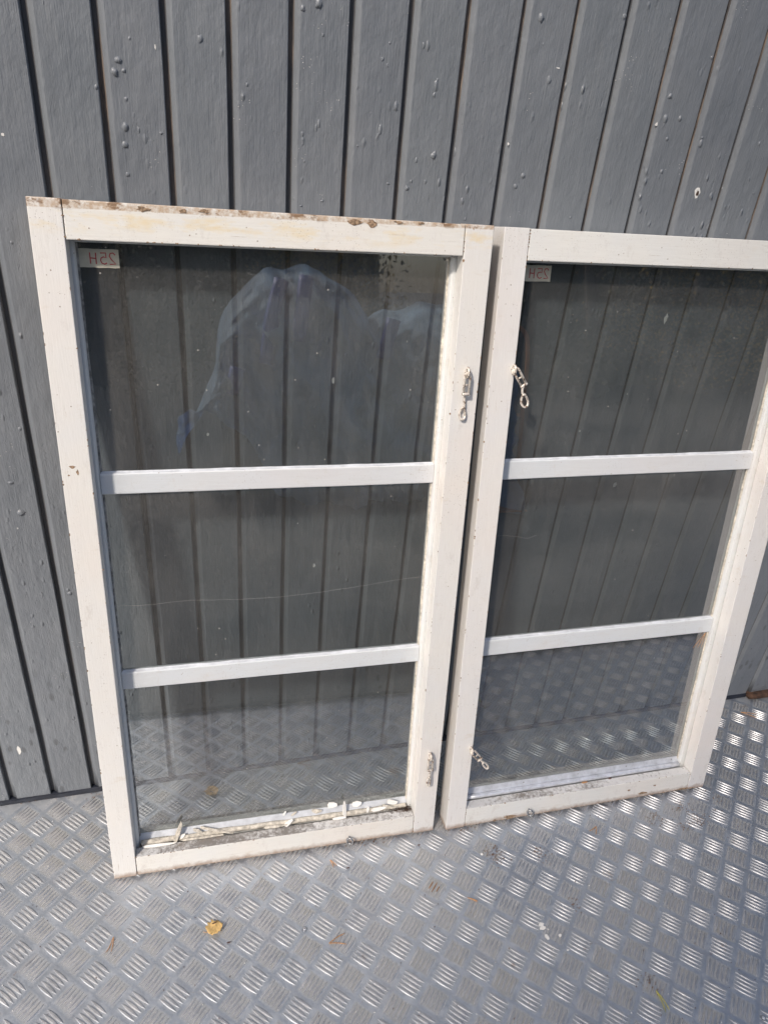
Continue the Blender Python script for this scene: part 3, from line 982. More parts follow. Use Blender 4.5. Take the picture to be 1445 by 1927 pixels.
# tiny chips along the arrises of both frames, too small to pick apart
rc = random.Random(21)
for root, W_, H_, sl_, sr_, rt_, rb_ in ((wa, WA, 1.262, .0445, .0471, 1.2146, .050), (wb, WB, 1.2610, .0449, .0468, 1.2121, .051)):
    bm = bmesh.new()
    for _ in range(150):
        e = rc.randrange(8)
        u = rc.random()
        if e == 0: x, z = 0.0006, u * H_
        elif e == 1: x, z = sl_ - 0.0012, rb_ + u * (rt_ - rb_)
        elif e == 2: x, z = W_ - sr_ + 0.0012, rb_ + u * (rt_ - rb_)
        elif e == 3: x, z = W_ - 0.0006, u * H_
        elif e == 4: x, z = u * W_, 0.0016
        elif e == 5: x, z = sl_ + u * (W_ - sl_ - sr_), rb_ - 0.0010
        elif e == 6: x, z = sl_ + u * (W_ - sl_ - sr_), rt_ + 0.0008
        else: x, z = rc.choice((sl_, W_ - sr_)), rc.choice((rc.uniform(0, rb_), rc.uniform(rt_, H_)))
        w = rc.uniform(.0003, .0005 + .0012 * rc.random() ** 2) * (1.6 if e in (4, 7) else 1)
        h = rc.uniform(.0004, .0016)
        if e in (0, 1, 2, 3): h *= 2.2
        if e in (4, 5, 6): w *= 2.4
        pts = [(w * rc.uniform(.6, 1.2) * math.cos(6.283 * i / 6), h * rc.uniform(.6, 1.2) * math.sin(6.283 * i / 6)) for i in range(6)]
        yy = -0.00015
        if e in (4, 5, 6): yy = 0.00045
        T_ = [bm.verts.new((x + a, yy, z + b)) for a, b in pts]
        B_ = [bm.verts.new((x + a, 0.0016, z + b)) for a, b in pts]
        bm.faces.new(T_)
        for q in range(6):
            bm.faces.new((T_[q], T_[(q + 1) % 6], B_[(q + 1) % 6], B_[q]))
    bmesh.ops.recalc_face_normals(bm, faces=bm.faces[:])
    o = from_bm("edge_chips", bm, root, M['bare'])
    o['kind'] = 'stuff'

# hooks and screw eyes
hook_parts(wa, 'down', 0.6497, 1.0320)
hook_parts(wa, 'down_thin', 0.6490, 0.2200)
hook_parts(wb, 'right', 0.0390, 1.0350)
hook_parts(wb, 'right_low', 0.0380, 0.2215)
for root, x, z in ((wa, 0.483, 0.0160), (wb, 0.2005, 0.0185)):
    bm = bmesh.new()
    tube(bm, [(x, 0.004, z + 0.003), (x, -0.004, z + 0.003)], 0.0018, 8)
    ring = [(x + 0.0058 * math.cos(a), -0.0085 - 0.003 * math.cos(a), z + 0.0078 * math.sin(a) - 0.001) for a in [6.28318 * k / 16 for k in range(16)]]
    tube(bm, ring, 0.0021, 8, closed=True)
    bmesh.ops.recalc_face_normals(bm, faces=bm.faces[:])
    from_bm("eyelet", bm, root, M['steel'], True)

# tape labels stuck on the back of the upper panes: 25 H read from behind
def label(root, x0, x1, z0, z1, seed):
    w = x1 - x0; h = z1 - z0
    y = 0.0417
    bm = bmesh.new()
    r = random.Random(seed)
    top = [bm.verts.new((x0 + w * i / 8, y, z1 + r.uniform(-.0004, .0004))) for i in range(9)]
    bot = [bm.verts.new((x0 + w * i / 8, y, z0 + r.uniform(-.0004, .0004))) for i in range(9)]
    for i in range(8):
        bm.faces.new((top[i], bot[i], bot[i + 1], top[i + 1]))
    rr = bmesh.ops.extrude_face_region(bm, geom=bm.faces[:])
    bmesh.ops.translate(bm, verts=[g for g in rr['geom'] if isinstance(g, bmesh.types.BMVert)], vec=(0, 0.0002, 0))
    bmesh.ops.recalc_face_normals(bm, faces=bm.faces[:])
    t = from_bm("tape_label", bm, root, M['tape'])
    def G(cx, pts):
        return [(x0 + w * cx + a * h * 0.5, z0 + h * 0.5 + b * h * 0.5) for a, b in pts]
    H_ = [G(0.36, [(-0.32, 0.6), (-0.30, -0.6)]), G(0.36, [(0.30, 0.6), (0.30, -0.62)]), G(0.36, [(-0.3, 0.02), (0.3, -0.02)])]
    five = [G(0.62, [(-0.34, 0.58), (0.26, 0.60), (0.26, 0.08), (0.0, 0.18), (-0.26, 0.06), (-0.34, -0.22), (-0.20, -0.52), (0.08, -0.60), (0.32, -0.46)])]
    two = [G(0.84, [(0.30, 0.40), (0.10, 0.62), (-0.20, 0.58), (-0.32, 0.28), (-0.14, -0.08), (0.30, -0.56), (-0.34, -0.60)])]
    text_mesh("handwriting", H_ + five + two, t, M['red_ink'], y - 0.0002)
label(wa, 0.0525, 0.1085, 1.1755, 1.2015, 1)
label(wb, 0.0560, 0.1115, 1.1775, 1.2040, 2)

# hairline cobweb thread across the middle panes
for root, pts in ((wa, [(0.06, .607), (0.10, .604), (0.18, .607), (0.27, .602), (0.36, .602), (0.47, .610), (0.56, .620), (0.615, .624)]),
                  (wb, [(0.06, .700), (0.10, .697), (0.13, .690), (0.15, .695)])):
    bm = bmesh.new()
    pp = catmull([(a, 0.0417, b) for a, b in pts], 8)
    pp = [p + Vector((0, 0, 0.0009 * noise.noise(p * 90))) for p in pp]
    tube(bm, pp, 0.00008, 4)
    from_bm("cobweb_thread", bm, root, M['web'])
# crumbs of putty sitting in the upper corners of the left sash
for (x, z, w, h) in ((0.062, 1.2118, .012, .0035), (0.047, 1.209, .004, .009), (0.20, 1.2128, .035, .0016), (0.6130, 1.206, .0035, .0045)):
    bm = bmesh.new()
    box(bm, x - w / 2, x + w / 2, 0.033, 0.040, z - h / 2, z + h / 2, 0.0006, 1)
    for v in bm.verts:
        v.co += Vector((1, 1, 1)) * 0.0008 * noise.noise(v.co * 300)
    from_bm("putty_crumb", bm, wa, M['putty'])

# ------------------------------------------------------------------ loose things
def place_local(root, p):
    return root.matrix_world @ Vector(p)
def shard(label, root, p0, p1, wd, th, mat, group, name="putty_shard", seed=0):
    """an angular splinter of putty lying between two points of the sill"""
    a, b = place_local(root, p0), place_local(root, p1)
    ax = (b - a)
    L = ax.length
    ax.normalize()
    nrm = Vector((0, -0.8, 0.6))
    side = ax.cross(nrm).normalized()
    nrm = side.cross(ax).normalized()
    r = random.Random(seed)
    bm = bmesh.new()
    outl = [(0, -.4), (.12, -1), (.6, -.9), (1, -.35), (.93, .5), (.55, .95), (.1, .7)]
    outl = [(u + r.uniform(-.05, .05), w + r.uniform(-.18, .18)) for u, w in outl]
    T = [bm.verts.new(ax * (u * L) + side * (w * wd) + nrm * th) for u, w in outl]
    B = [bm.verts.new(ax * (u * L) + side * (w * wd * 1.12)) for u, w in outl]
    bm.faces.new(T)
    bm.faces.new(B[::-1])
    for i in range(7):
        bm.faces.new((T[i], B[i], B[(i + 1) % 7], T[(i + 1) % 7]))
    bmesh.ops.recalc_face_normals(bm, faces=bm.faces[:])
    o = from_bm(name, bm, None, mat)
    o.location = a
    tag(o, label, "putty piece", group)
    return o
Gp = "broken putty pieces on the sill of the left window"
sh = [
    ("thick pale putty splinter leaning upright on the left end of the left window's sill", (0.1205, .026, .049), (0.1365, .034, .094), .0042, .0035, 'putty'),
    ("small cream putty chip tucked behind the upright splinter on the left window's sill", (0.126, .030, .051), (0.142, .031, .062), .0040, .0015, 'chip'),
    ("long thin putty strip slanting down right of the upright splinter", (0.168, .034, .072), (0.239, .025, .051), .0028, .0026, 'putty'),
    ("short curled putty stub at the head of the long slanting putty strip", (0.157, .033, .069), (0.176, .031, .060), .0034, .0020, 'putty'),
    ("long flat putty splinter lying at the left corner of the left window's sill", (0.058, .022, .0515), (0.122, .022, .0515), .0030, .0022, 'chip'),
    ("long grey putty sliver lying below the slanting strip on the left window's sill", (0.130, .024, .053), (0.222, .024, .053), .0026, .0022, 'putty'),
    ("brownish putty rod lying mid-sill in the left window", (0.300, .024, .054), (0.352, .024, .055), .0028, .0026, 'putty'),
    ("small triangular white chip standing at mid-sill of the left window", (0.347, .023, .051), (0.365, .026, .066), .0042, .0012, 'chip'),
    ("tiny white chip stuck on the blue-white strip above the triangular chip", (0.345, .038, .068), (0.351, .040, .076), .0022, .0010, 'chip'),
    ("tiny tan chip on the strip beside the tiny white chip in the left window", (0.362, .037, .064), (0.374, .038, .073), .0022, .0014, 'putty'),
    ("flat cream flake lying on the strip right of mid-sill in the left window", (0.405, .036, .069), (0.428, .036, .067), .0042, .0013, 'putty'),
    ("bright white flake with square corners on the strip, left of the knife-like shard", (0.440, .036, .079), (0.462, .036, .079), .0060, .0014, 'chip'),
    ("tall knife-like white shard standing on the left window's sill, above its screw eye", (0.4775, .027, .050), (0.4750, .031, .092), .0038, .0015, 'chip'),
    ("long pale splinter lying at the foot of the knife-like shard", (0.449, .022, .053), (0.480, .022, .054), .0030, .0022, 'chip'),
    ("broad white flake leaning on the strip, right of the knife-like shard", (0.494, .034, .073), (0.515, .034, .076), .0058, .0014, 'chip'),
    ("small pale curl standing upright toward the right end of the left window's sill", (0.528, .027, .052), (0.530, .030, .066), .0028, .0012, 'chip'),
    ("long cream flake lying flat near the right end of the left window's sill", (0.536, .025, .057), (0.572, .027, .061), .0042, .0016, 'chip'),
    ("large white angular flake resting in the right corner of the left window's sill", (0.571, .030, .073), (0.596, .029, .066), .0055, .0016, 'chip'),
    ("thin tan splinter crossing under the large corner flake", (0.560, .028, .067), (0.590, .026, .057), .0020, .0020, 'putty'),
]
for i, (lb, a, b, wd, th, mt) in enumerate(sh):
    a = (a[0], a[1], a[2]); b = (b[0], b[1], b[2])
    shard(lb, wa, a, b, wd, th, M[mt], Gp, seed=i)
# dry brown debris nest in the right corner of the left sill
bm = bmesh.new()
rn = random.Random(8)
for _ in range(260):
    x = 0.628 - abs(rn.gauss(0, 0.030)); y = rn.uniform(0.016, 0.029); z = 0.0503 + abs(rn.gauss(0, .0022)) * max(0.2, 1 - (0.628 - x) / 0.06)
    if x < 0.53 or x > 0.626:
        continue
    a = rn.uniform(0, 6.28); L = rn.uniform(.0015, .006)
    p = place_local(wa, (x, y, z)); d = Vector((math.cos(a), math.sin(a) * .6, rn.uniform(-.2, .4))) * L
    tube(bm, [p - d * .5, p + d * .5], rn.uniform(.0002, .0005), 3)
o = from_bm("dry_debris", bm, None, M['rotten'])
tag(o, "brown dry plant debris gathered in the right corner of the left window's sill", "debris", kind='stuff')
# brown leaf scraps along the right sill
for i, (x, z, L, lb) in enumerate(((0.350, 0.052, .016, "orange-brown leaf scrap caught under the metal bead of the right window"),
                               (0.418, 0.052, .009, "dark brown leaf scrap right of the orange scrap on the right window's sill"))):
    bm = bmesh.new()
    n_ = 7
    for k in range(n_):
        pass
    pts = blob(L / 2, 0.0022, 9, 20 + i, 0.3)
    top = [bm.verts.new((a, b, 0.0008 + 0.0006 * math.sin(a * 400))) for a, b in pts]
    bot = [bm.verts.new((a, b, 0.0003 + 0.0006 * math.sin(a * 400))) for a, b in pts]
    bm.faces.new(top); bm.faces.new(bot[::-1])
    for k in range(9):
        bm.faces.new((top[k], bot[k], bot[(k + 1) % 9], top[(k + 1) % 9]))
    bmesh.ops.recalc_face_normals(bm, faces=bm.faces[:])
    o = from_bm("leaf_scrap", bm, None, M['needle'] if i == 0 else M['seed'])
    o.location = place_local(wb, (x, 0.022, 0.0518))
    tag(o, lb, "leaf scrap")

# folded dry leaf on the floor
def leaf_obj():
    bm = bmesh.new()
    n1, n2 = 11, 7
    g_ = []
    for i in range(n1):
        t = i / (n1 - 1)
        w = 0.0150 * math.sin(math.pi * min(1, t * 0.86 + 0.10)) ** 0.55 * (1 + 0.16 * math.sin(i * 2.3))
        row = []
        for j in range(n2):
            s = j / (n2 - 1) * 2 - 1
            x = (t - 0.5) * 0.030
            y = s * w + 0.0012 * noise.noise(Vector((t * 9, s * 3, 2))) + (0.002 if (i % 3 == 0 and abs(s) > .9) else 0)
            z = 0.0035 + 0.0040 * abs(s) ** 1.5 - 0.006 * t * max(0, s) + 0.0022 * noise.noise(Vector((t * 4, s * 2, 5)))
            row.append(bm.verts.new((x, y, max(0.0007, z))))
        g_.append(row)
    for i in range(n1 - 1):
        for j in range(n2 - 1):
            bm.faces.new((g_[i][j], g_[i][j + 1], g_[i + 1][j + 1], g_[i + 1][j]))
    r = bmesh.ops.extrude_face_region(bm, geom=bm.faces[:])
    bmesh.ops.translate(bm, verts=[v for v in r['geom'] if isinstance(v, bmesh.types.BMVert)], vec=(0, 0, 0.0003))
    bmesh.ops.recalc_face_normals(bm, faces=bm.faces[:])
    root = empty("dry_leaf", (0.331, -0.383, 0.0012), (0, 0, 0.5))
    o = from_bm("leaf_blade", bm, root, M['leaf'], True)
    bm = bmesh.new()
    tube(bm, catmull([(-0.013, 0.0, 0.004), (-0.017, 0.003, 0.003), (-0.021, 0.008, 0.0022)], 5), 0.0005, 5)
    from_bm("leaf_stalk", bm, root, M['needle'])
    bm = bmesh.new()
    tube(bm, catmull([(-0.002, 0.0075, 0.0085), (0.003, 0.0060, 0.0080), (0.008, 0.0062, 0.0060)], 4), [0.0003] + [0.0011] * 7 + [0.0003], 5)
    from_bm("torn_fold", bm, root, M['seed'])
    tag(root, "curled yellow-brown dry leaf lying on the tread plate below the left window", "leaf")
leaf_obj()

# pine needles in pairs on the plate
def needle_pair(x, y, a1, a2, L, lb, mat='needle', z=0.0022, bend=0.06):
    bm = bmesh.new()
    for a, l in ((a1, L), (a2, L * 0.94)):
        p = [(math.cos(a + bend * math.sin(k * 0.6)) * l * k / 6, math.sin(a + bend * math.sin(k * 0.6)) * l * k / 6, 0.0004 * math.sin(k)) for k in range(7)]
        tube(bm, p, [0.0008] * 6 + [0.0003], 5)
    o = from_bm("pine_needles", bm, None, M[mat])
    o.location = (x, y, z)
    tag(o, lb, "pine needles")
needle_pair(0.146, -0.360, math.radians(-112), math.radians(-95), 0.030, "forked dry pine needles on the plate to the left, below the left window's corner")
needle_pair(0.540, -0.457, math.radians(22), math.radians(-14), 0.036, "open V of orange pine needles on the plate near the bottom middle")
needle_pair(1.118, -0.672, math.radians(-95), math.radians(-80), 0.038, "yellow-green pine needle bundle on the plate near the bottom right", 'green_needle')
needle_pair(1.190, -0.322, math.radians(-160), math.radians(-120), 0.024, "short dry pine needles on the plate just in front of the right window")
needle_pair(0.575, -0.283, math.radians(-55), math.radians(-75), 0.020, "pine needles poking out beneath the left window's bottom rail")
needle_pair(0.835, -0.425, math.radians(-30), math.radians(-36), 0.022, "faint pale needle lying right of the rusty bars")
needle_pair(1.800, -0.058, math.radians(-20), math.radians(-42), 0.045, "loose orange needles beside the right window by the rotten batten")
needle_pair(2.02, -0.060, math.radians(-10), math.radians(-16), 0.05, "long orange needle by the wall at the right edge")
# needles caught in the corner of the right window
bm = bmesh.new()
for da in (0, .10, -.12):
    a = place_local(wb, (0.606, 0.0385, 0.425))
    b = place_local(wb, (0.592 + da * .1, 0.037, 0.388))
    tube(bm, [a, (a + b) / 2 + Vector((0.001, 0, 0)), b], 0.00055, 4)
o = from_bm("pine_needles", bm, None, M['needle'])
tag(o, "dry pine needles hanging under the right end of the right window's lower bar", "pine needles")

# screw head with washer
root = empty("screw", (0.499, -0.419, 0))
tag(root, "small round screw head with washer set in the plate near the bottom middle", "screw")
bm = bmesh.new()
bmesh.ops.create_cone(bm, cap_ends=True, segments=20, radius1=0.0050, radius2=0.0046, depth=0.0012, matrix=Matrix.Translation((0, 0, 0.0006)))
from_bm("washer", bm, root, M['steel'])
bm = bmesh.new()
bmesh.ops.create_cone(bm, cap_ends=True, segments=16, radius1=0.0032, radius2=0.0024, depth=0.0014, matrix=Matrix.Translation((0, 0, 0.0019)))
sh_ = from_bm("screw_head", bm, root, M['alu'])
bm = bmesh.new()
bmesh.ops.create_cone(bm, cap_ends=True, segments=6, radius1=0.0011, radius2=0.0011, depth=0.0003, matrix=Matrix.Translation((0, 0, 0.00276)))
from_bm("drive_recess", bm, sh_, M['seed'])
root = empty("screw", (1.288, -0.757, 0))
tag(root, "screw head in the plate at the bottom right corner", "screw")
for nm, me_src in (("washer", "washer"), ("screw_head", "screw_head")):
    o = bpy.data.objects.new(nm, bpy.data.meshes[me_src]); col.objects.link(o); o.parent = root

# paint chips and specks on the plate
def flake(x, y, w, h, lb, seed, mat='chip', group="white paint flakes on the plate", name="paint_flake", cat="paint flake"):
    bm = bmesh.new()
    pts = blob(w, h, 7, seed, 0.35)
    top = [bm.verts.new((a, b, 0.0010 + a * .05)) for a, b in pts]
    bot = [bm.verts.new((a, b, 0.0003 + a * .05)) for a, b in pts]
    bm.faces.new(top); bm.faces.new(bot[::-1])
    for k in range(7):
        bm.faces.new((top[k], bot[k], bot[(k + 1) % 7], top[(k + 1) % 7]))
    bmesh.ops.recalc_face_normals(bm, faces=bm.faces[:])
    o = from_bm(name, bm, None, M[mat])
    o.location = (x, y, 0.0016)
    tag(o, lb, cat, group)
def fpt(px, py):
    f = 1347.16
    d = cam.rotation_euler.to_matrix() @ Vector(((px - 722.5) / f, -(py - 963.5) / f, -1))
    t = -cam.location.z / d.z
    q = cam.location + d * t
    return q.x, q.y
FL = [(1018, 1741, .0052, .0030, "largest white paint flake of the group on the plate, its far half"), (1021, 1748, .0056, .0030, "white paint flake touching the largest one on its near side"),
      (1031, 1751, .0014, .0014, "tiny round flake beside the two largest white flakes"), (1029, 1765, .0040, .0042, "squarish white flake nearest the camera among the group"),
      (1053, 1762, .0032, .0032, "half-moon white flake to the right of the group"), (906, 1609, .0030, .0030, "lone white flake just in front of the gap between the windows"),
      (1068, 1790, .0022, .0012, "small sliver of white paint right of and below the flake group")]
for i, (px, py, w, h, lb) in enumerate(FL):
    x, y = fpt(px, py)
    flake(x, y, w * 1.2, h * 1.25, lb, 40 + i)
SD = [(655, 1635, .0036, .0012, "dark brown seed husk on the plate below the left window's screw eye"), (788, 1592, .0030, .0012, "small dark seed just in front of the left window's right foot"),
      (430, 1776, .0040, .0012, "dark red-brown husk beside the dry leaf")]
for i, (px, py, w, h, lb) in enumerate(SD):
    x, y = fpt(px, py)
    flake(x, y, w, h, lb, 60 + i, 'seed', None, "seed_husk", "seed husk")
# scattered grit nobody would count
bm = bmesh.new()
rg = random.Random(3)
for _ in range(420):
    px, py = rg.uniform(0, 1445), rg.uniform(1500, 1927)
    x, y = fpt(px, py)
    s = rg.uniform(.0004, .0011)
    mtx = Matrix.Translation((x, y, 0.0008)) @ Matrix.Scale(s, 4)
    r = bmesh.ops.create_icosphere(bm, subdivisions=1, radius=1, matrix=mtx)
    mi = rg.choice((0, 0, 1, 1, 1))
    for v in r['verts']:
        v.co += Vector((rg.uniform(-1, 1), rg.uniform(-1, 1), 0)) * s * .5
        for f in v.link_faces:
            f.material_index = mi
o = from_bm("grit", bm, None, [M['chip'], M['seed']])
tag(o, "fine grit and crumbs scattered over the tread plate", "grit", kind='stuff')
# brown soil crumbs, and crumb rows painting contact shadow at wall foot and frames
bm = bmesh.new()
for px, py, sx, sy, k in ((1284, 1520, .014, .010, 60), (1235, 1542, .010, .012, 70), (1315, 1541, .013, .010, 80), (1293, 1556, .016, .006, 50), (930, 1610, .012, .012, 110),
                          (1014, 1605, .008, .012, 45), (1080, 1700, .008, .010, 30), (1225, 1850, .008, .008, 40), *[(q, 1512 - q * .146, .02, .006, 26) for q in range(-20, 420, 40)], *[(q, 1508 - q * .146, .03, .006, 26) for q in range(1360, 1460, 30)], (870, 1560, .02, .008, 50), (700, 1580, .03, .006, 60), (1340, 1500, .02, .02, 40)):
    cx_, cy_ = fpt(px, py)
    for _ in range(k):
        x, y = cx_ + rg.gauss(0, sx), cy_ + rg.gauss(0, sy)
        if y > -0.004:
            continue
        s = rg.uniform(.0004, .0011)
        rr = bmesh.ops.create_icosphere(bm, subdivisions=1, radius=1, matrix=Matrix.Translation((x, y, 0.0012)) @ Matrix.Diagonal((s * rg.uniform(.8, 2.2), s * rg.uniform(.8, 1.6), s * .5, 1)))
o = from_bm("soil_and_shadow_crumbs", bm, None, simple("soil_and_contact_shadow", (0.20, 0.12, 0.075), 0.9, 0, 0.3, 200))
tag(o, "brown soil crumbs on the tread plate, some standing in for contact shadow", "soil", kind='stuff')
# two rusted bars in one cluster
x, y = 0.781, -0.390
i_ = round((x - OX) / P - .5); j_ = round((y - OY) / P - .5)
cxx, cyy = OX + P * (i_ + .5), OY + P * (j_ + .5)
m_r = simple("rust_stain", (0.33, 0.17, 0.07), 0.7, 0.2, 0.3, 200, 0.3)
best = min(near, key=lambda s: (s[0] - x) ** 2 + (s[1] - y) ** 2)
V_, F_ = [], []
pa = (-math.pi / 4 if best[2] == 0 else math.pi / 4) + math.pi / 2
for k in (-1, 0, 1):
    o_ = k * 0.117 * P
    bar_into(V_, F_, best[0] + math.cos(pa) * o_, best[1] + math.sin(pa) * o_, pa - math.pi / 2, 0.0176, 0.00285, 0.00205)
me = bpy.data.meshes.new("rusty_bars")
me.from_pydata(V_, [], F_)
o = link("rusty_bars", me, floor, m_r)
o['label'] = "rust stained bars"

# ------------------------------------------------------------------ what stands behind the camera (most of it seen in the panes)
def tarp():
    bm = bmesh.new()
    nu, nv = 90, 60
    xa, xb = 0.12, 2.30
    g_ = []
    for j in range(nv + 1):
        v = j / nv
        row = []
        for i in range(nu + 1):
            u = i / nu
            x = xa + (xb - xa) * u
            # height of the heap along x
            hump = 1.26 * math.exp(-((x - 0.85) / 0.62) ** 4) + 0.0
            top = max(hump, 1.05 * (1 / (1 + math.exp(-(x - 1.1) * 8))))
            top *= min(1, 0.62 + (x - xa) * 1.5)
            bottom = 0.44 - 0.56 / (1 + math.exp(-(x - 0.55) * 14)) + 0.06 * noise.noise(Vector((x * 6, 0, 8)))
            s = v
            z = bottom + (top - bottom) * math.sin(s * math.pi / 2) ** 0.8
            y = -3.2 - 0.9 * s ** 3
            fold = noise.noise(Vector((x * 5, z * 1.2, 1))) * 0.16 + (0.5 - abs(noise.noise(Vector((x * 7 + z * 3, z * 2.2, 2))))) * 0.30 + (0.4 - abs(noise.noise(Vector((x * 15 - z * 9, z * 8, 5))))) * 0.13
            row.append(bm.verts.new((x + noise.noise(Vector((x * 3, z * 4, 9))) * .05, y + fold, z + 0.05 * noise.noise(Vector((x * 6, s * 3, 4))))))
        g_.append(row)
    for j in range(nv):
        for i in range(nu):
            bm.faces.new((g_[j][i], g_[j][i + 1], g_[j + 1][i + 1], g_[j + 1][i]))
    r = bmesh.ops.extrude_face_region(bm, geom=bm.faces[:])
    bmesh.ops.translate(bm, verts=[v for v in r['geom'] if isinstance(v, bmesh.types.BMVert)], vec=(0, -0.004, -0.004))
    bmesh.ops.recalc_face_normals(bm, faces=bm.faces[:])
    root = empty("covered_pile", (1.0, -3.6, -0.12))
    tag(root, "heap under a pale blue tarpaulin, mirrored in the left window's upper pane", "covered pile")
    o = from_bm("tarpaulin", bm, None, M['tarp'], True)
    o.parent = root; o.matrix_parent_inverse = Matrix.Translation((-1.0, 3.6, 0.12))
    for pts in ([(0.62, -3.10, 0.72), (0.66, -3.11, 0.98), (0.72, -3.2, 1.18)], [(0.80, -3.08, 0.85), (0.83, -3.10, 1.05), (0.86, -3.2, 1.2)], [(0.42, -3.09, 0.55), (0.46, -3.09, 0.70)], [(1.30, -3.12, .75), (1.36, -3.12, .98)]):
        bm = bmesh.new()
        tube(bm, catmull(pts, 5), 0.042, 6, flat=0.4)
        o = from_bm("strap", bm, None, M['strap'], True)
        o.parent = root; o.matrix_parent_inverse = Matrix.Translation((-1.0, 3.6, 0.12))
    bm = bmesh.new()
    box(bm, 0.35, 2.1, -4.1, -3.45, -0.12, 0.75, 0.02)
    o = from_bm("timber_stack", bm, None, M['rotten'])
    o.parent = root; o.matrix_parent_inverse = Matrix.Translation((-1.0, 3.6, 0.12))
tarp()
def trolley():
    root = empty("hand_truck", (2.36, -3.2, -0.12))
    tag(root, "orange tubular hand truck standing behind the camera, mirrored in the right window", "hand truck")
    bm = bmesh.new()
    tube(bm, catmull([(-0.02, 0, 0.05), (-0.01, 0, 0.6), (0.0, 0, 1.0), (-0.03, 0, 1.14), (-0.12, 0, 1.18), (-0.26, 0, 1.18), (-0.36, 0, 1.14), (-0.40, 0, 1.0), (-0.40, 0, 0.6), (-0.40, 0, 0.05)], 6), 0.014, 8)
    from_bm("frame_tube", bm, root, M['orange'], True)
    for z in (0.3, 0.62):
        bm = bmesh.new(); tube(bm, [(-0.40, 0, z), (-0.01, 0, z)], 0.011, 8); from_bm("cross_tube", bm, root, M['orange'], True)
    bm = bmesh.new(); box(bm, -0.38, -0.03, 0.0, 0.22, 0.03, 0.038, 0.002); from_bm("toe_plate", bm, root, M['orange'])
    for x in (-0.46, 0.05):
        bm = bmesh.new()
        bmesh.ops.create_cone(bm, cap_ends=True, segments=24, radius1=0.12, radius2=0.12, depth=0.05, matrix=Matrix.Translation((x, -0.08, 0.12)) @ Matrix.Rotation(math.pi / 2, 4, 'Y'))
        from_bm("wheel", bm, root, M['rubber'])
trolley()
def tree(x, y, h, w, mat, lb, seed, base=0.18):
    r = random.Random(seed)
    root = empty("tree", (x, y, -0.12))
    tag(root, lb, "tree", "trees behind the camera")
    bm = bmesh.new()
    pts = [Vector((0.15 * math.sin(k), 0.1 * math.cos(k * 1.3), h * 0.85 * k / 7)) for k in range(8)]
    tube(bm, pts, [0.14 * (1 - k / 8.5) for k in range(8)], 8)
    for k in range(10):
        a = r.uniform(0, 6.28); z0 = h * r.uniform(.3, .75)
        tube(bm, [(0, 0, z0), (math.cos(a) * w * .4, math.sin(a) * w * .4, z0 + .4), (math.cos(a) * w * .8, math.sin(a) * w * .8, z0 + .6)], [0.05, .03, .01], 5)
    from_bm("trunk", bm, root, M['bark'], True)
    V_, F_ = [], []
    clumps = []
    for _ in range(46):
        a = r.uniform(0, 6.28); q = r.uniform(.1, 1) ** .5; zz = r.uniform(base, 1)
        rad = w * math.sin(math.pi * min(1, zz * .8 + .15)) ** .7 * q
        clumps.append(Vector((math.cos(a) * rad, math.sin(a) * rad, h * zz)))
    for c in clumps:
        for _ in range(190):
            p = c + Vector((r.gauss(0, .30), r.gauss(0, .30), r.gauss(0, .24)))
            s = r.uniform(.022, .045)
            u = Vector((r.gauss(0, 1), r.gauss(0, 1), r.gauss(0, 1))).normalized(); v = u.orthogonal().normalized()
            b0 = len(V_)
            V_ += [tuple(p - u * s), tuple(p + v * s * .6), tuple(p + u * s), tuple(p - v * s * .6)]
            F_.append((b0, b0 + 1, b0 + 2, b0 + 3))
    me = bpy.data.meshes.new("crown")
    me.from_pydata(V_, [], F_)
    link("crown", me, root, mat)
tree(-3.6, -9.5, 4.6, 1.9, M['foliage_green'], "dark green tree farthest left behind the camera", 1, .05)
tree(-1.2, -8.6, 4.8, 2.0, M['foliage_green'], "dark green tree behind the camera, mirrored at the left of the left window", 2, .05)
tree(-0.4, -9.8, 4.2, 1.5, M['foliage_green'], "dark green bushy tree directly behind the covered pile", 3, .05)
tree(1.85, -9.3, 3.2, 0.45, M['foliage_gold'], "golden autumn birch behind the covered pile", 4, .15)
tree(6.2, -9.4, 5.0, 2.0, M['foliage_green'], "dark green tree behind the hand truck", 5, .05)
tree(8.6, -10.0, 5.2, 2.2, M['foliage_gold'], "golden tree farther right behind the camera", 6, .05)
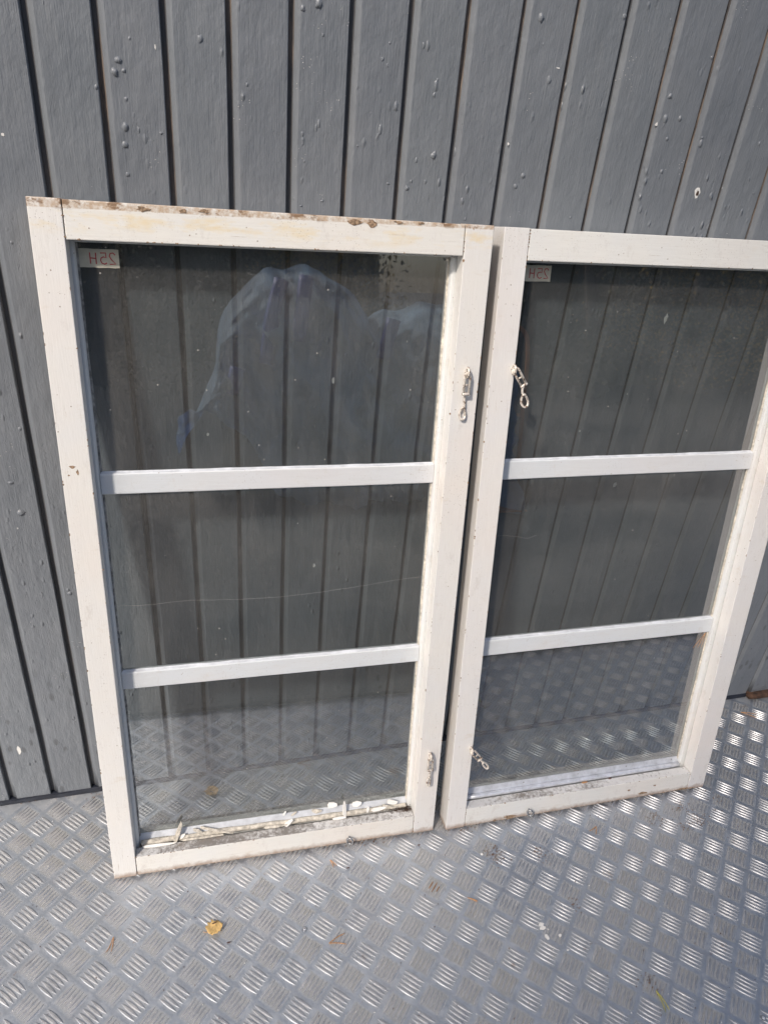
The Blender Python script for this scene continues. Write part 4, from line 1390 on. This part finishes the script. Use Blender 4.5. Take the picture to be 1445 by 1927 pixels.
def tall_birch():  # unseen tree, crown placed so its shade falls on the wall's right side
    r = random.Random(77)
    root = empty("tree", (-2.9, -5.6, -0.12))
    tag(root, "tall thin-leaved birch left of the camera, placed to dapple the sunlight", "tree", "trees behind the camera")
    bm = bmesh.new()
    tube(bm, [(0.05 * math.sin(k), 0.05 * math.cos(k), 1.25 * k) for k in range(8)], [0.13 * (1 - k / 9) for k in range(8)], 8)
    L = []
    for k in range(16):
        a = r.uniform(0, 6.28); z0 = r.uniform(5.2, 8.6); ln = r.uniform(0.6, 1.7)
        e = Vector((math.cos(a) * ln, math.sin(a) * ln, z0 + r.uniform(-.2, .6)))
        tube(bm, [(0, 0, z0 - .4), e * .5 + Vector((0, 0, z0 * .5 + .1)), e], [0.04, .02, .006], 5)
        L.append((Vector((0, 0, z0)), e))
    from_bm("trunk", bm, root, M['bark'], True)
    V_, F_ = [], []
    for a, e in L:
        for _ in range(520):
            t = r.uniform(.25, 1.05)
            p = a.lerp(e, t) + Vector((r.gauss(0, .28), r.gauss(0, .28), r.gauss(-.15, .3)))
            s_ = r.uniform(.02, .035)
            u = Vector((r.gauss(0, 1), r.gauss(0, 1), r.gauss(0, 1))).normalized(); v = u.orthogonal().normalized()
            b0 = len(V_)
            V_ += [tuple(p - u * s_), tuple(p + v * s_ * .7), tuple(p + u * s_), tuple(p - v * s_ * .7)]
            F_.append((b0, b0 + 1, b0 + 2, b0 + 3))
    me = bpy.data.meshes.new("crown")
    me.from_pydata(V_, [], F_)
    link("crown", me, root, M['foliage_gold'])
tall_birch()
tree(11.0, -10.0, 5.2, 2.4, M['foliage_green'], "dark green tree farthest right behind the camera", 7, .05)

def hedge(x0, x1, y, h, lb, seed):
    r = random.Random(seed)
    bm = bmesh.new()
    n1 = int((x1 - x0) * 7); n2 = 20
    g_ = []
    for j in range(n2 + 1):
        t = j / n2
        row = []
        for i in range(n1 + 1):
            x = x0 + (x1 - x0) * i / n1
            a = t * math.pi
            yy = y + 0.7 * math.cos(a) * (1 if t < 1 else 1)
            zz = -0.12 + h * math.sin(a) ** 0.35 if 0 < t < 1 else -0.12
            d = 0.22 * noise.noise(Vector((x * 1.8, yy * 2, zz * 1.8))) + 0.12 * noise.noise(Vector((x * 6, yy * 6, zz * 6)))
            row.append(bm.verts.new((x, yy + d * math.cos(a), zz + d * 1.5 * math.sin(a))))
        g_.append(row)
    for j in range(n2):
        for i in range(n1):
            bm.faces.new((g_[j][i], g_[j][i + 1], g_[j + 1][i + 1], g_[j + 1][i]))
    for i in range(9000):
        x = r.uniform(x0, x1); z = r.uniform(0, 1) ** .7 * h; yy = y + r.uniform(.55, .95) * math.sqrt(max(0.05, 1 - (z / h) ** 4))
        u = Vector((r.gauss(0, 1), r.gauss(0, 1), r.gauss(0, 1))).normalized() * r.uniform(.03, .06); v = u.orthogonal() * .6
        p = Vector((x, yy, z - .12 + 0.25 * noise.noise(Vector((x * 1.8, 0, 0)))))
        bm.faces.new([bm.verts.new(p - u), bm.verts.new(p + v), bm.verts.new(p + u), bm.verts.new(p - v)])
    o = from_bm("hedge", bm, None, M['foliage_green'])
    tag(o, lb, "hedge")
hedge(-9.0, 3.0, -12.2, 3.4, "long dark hedge behind the camera on the left", 1)
hedge(4.6, 15.0, -12.2, 3.6, "long dark hedge behind the camera on the right", 2)

bm = bmesh.new()  # added mat, out of view, that darkens the plate's mirror image in the panes
box(bm, -0.55, 0.98, -1.30, -0.73, 0.004, 0.016, 0.003)
box(bm, 0.985, 2.70, -1.30, -0.95, 0.004, 0.016, 0.003)
for i in range(36):
    box(bm, -0.53 + i * 0.0415, -0.515 + i * 0.0415, -1.28, -0.75, 0.0162, 0.0185)
o = from_bm("added_dimming_mat", bm, None, M['rubber'])
tag(o, "dark ribbed rubber mat on the plate under the photographer's feet", "mat")
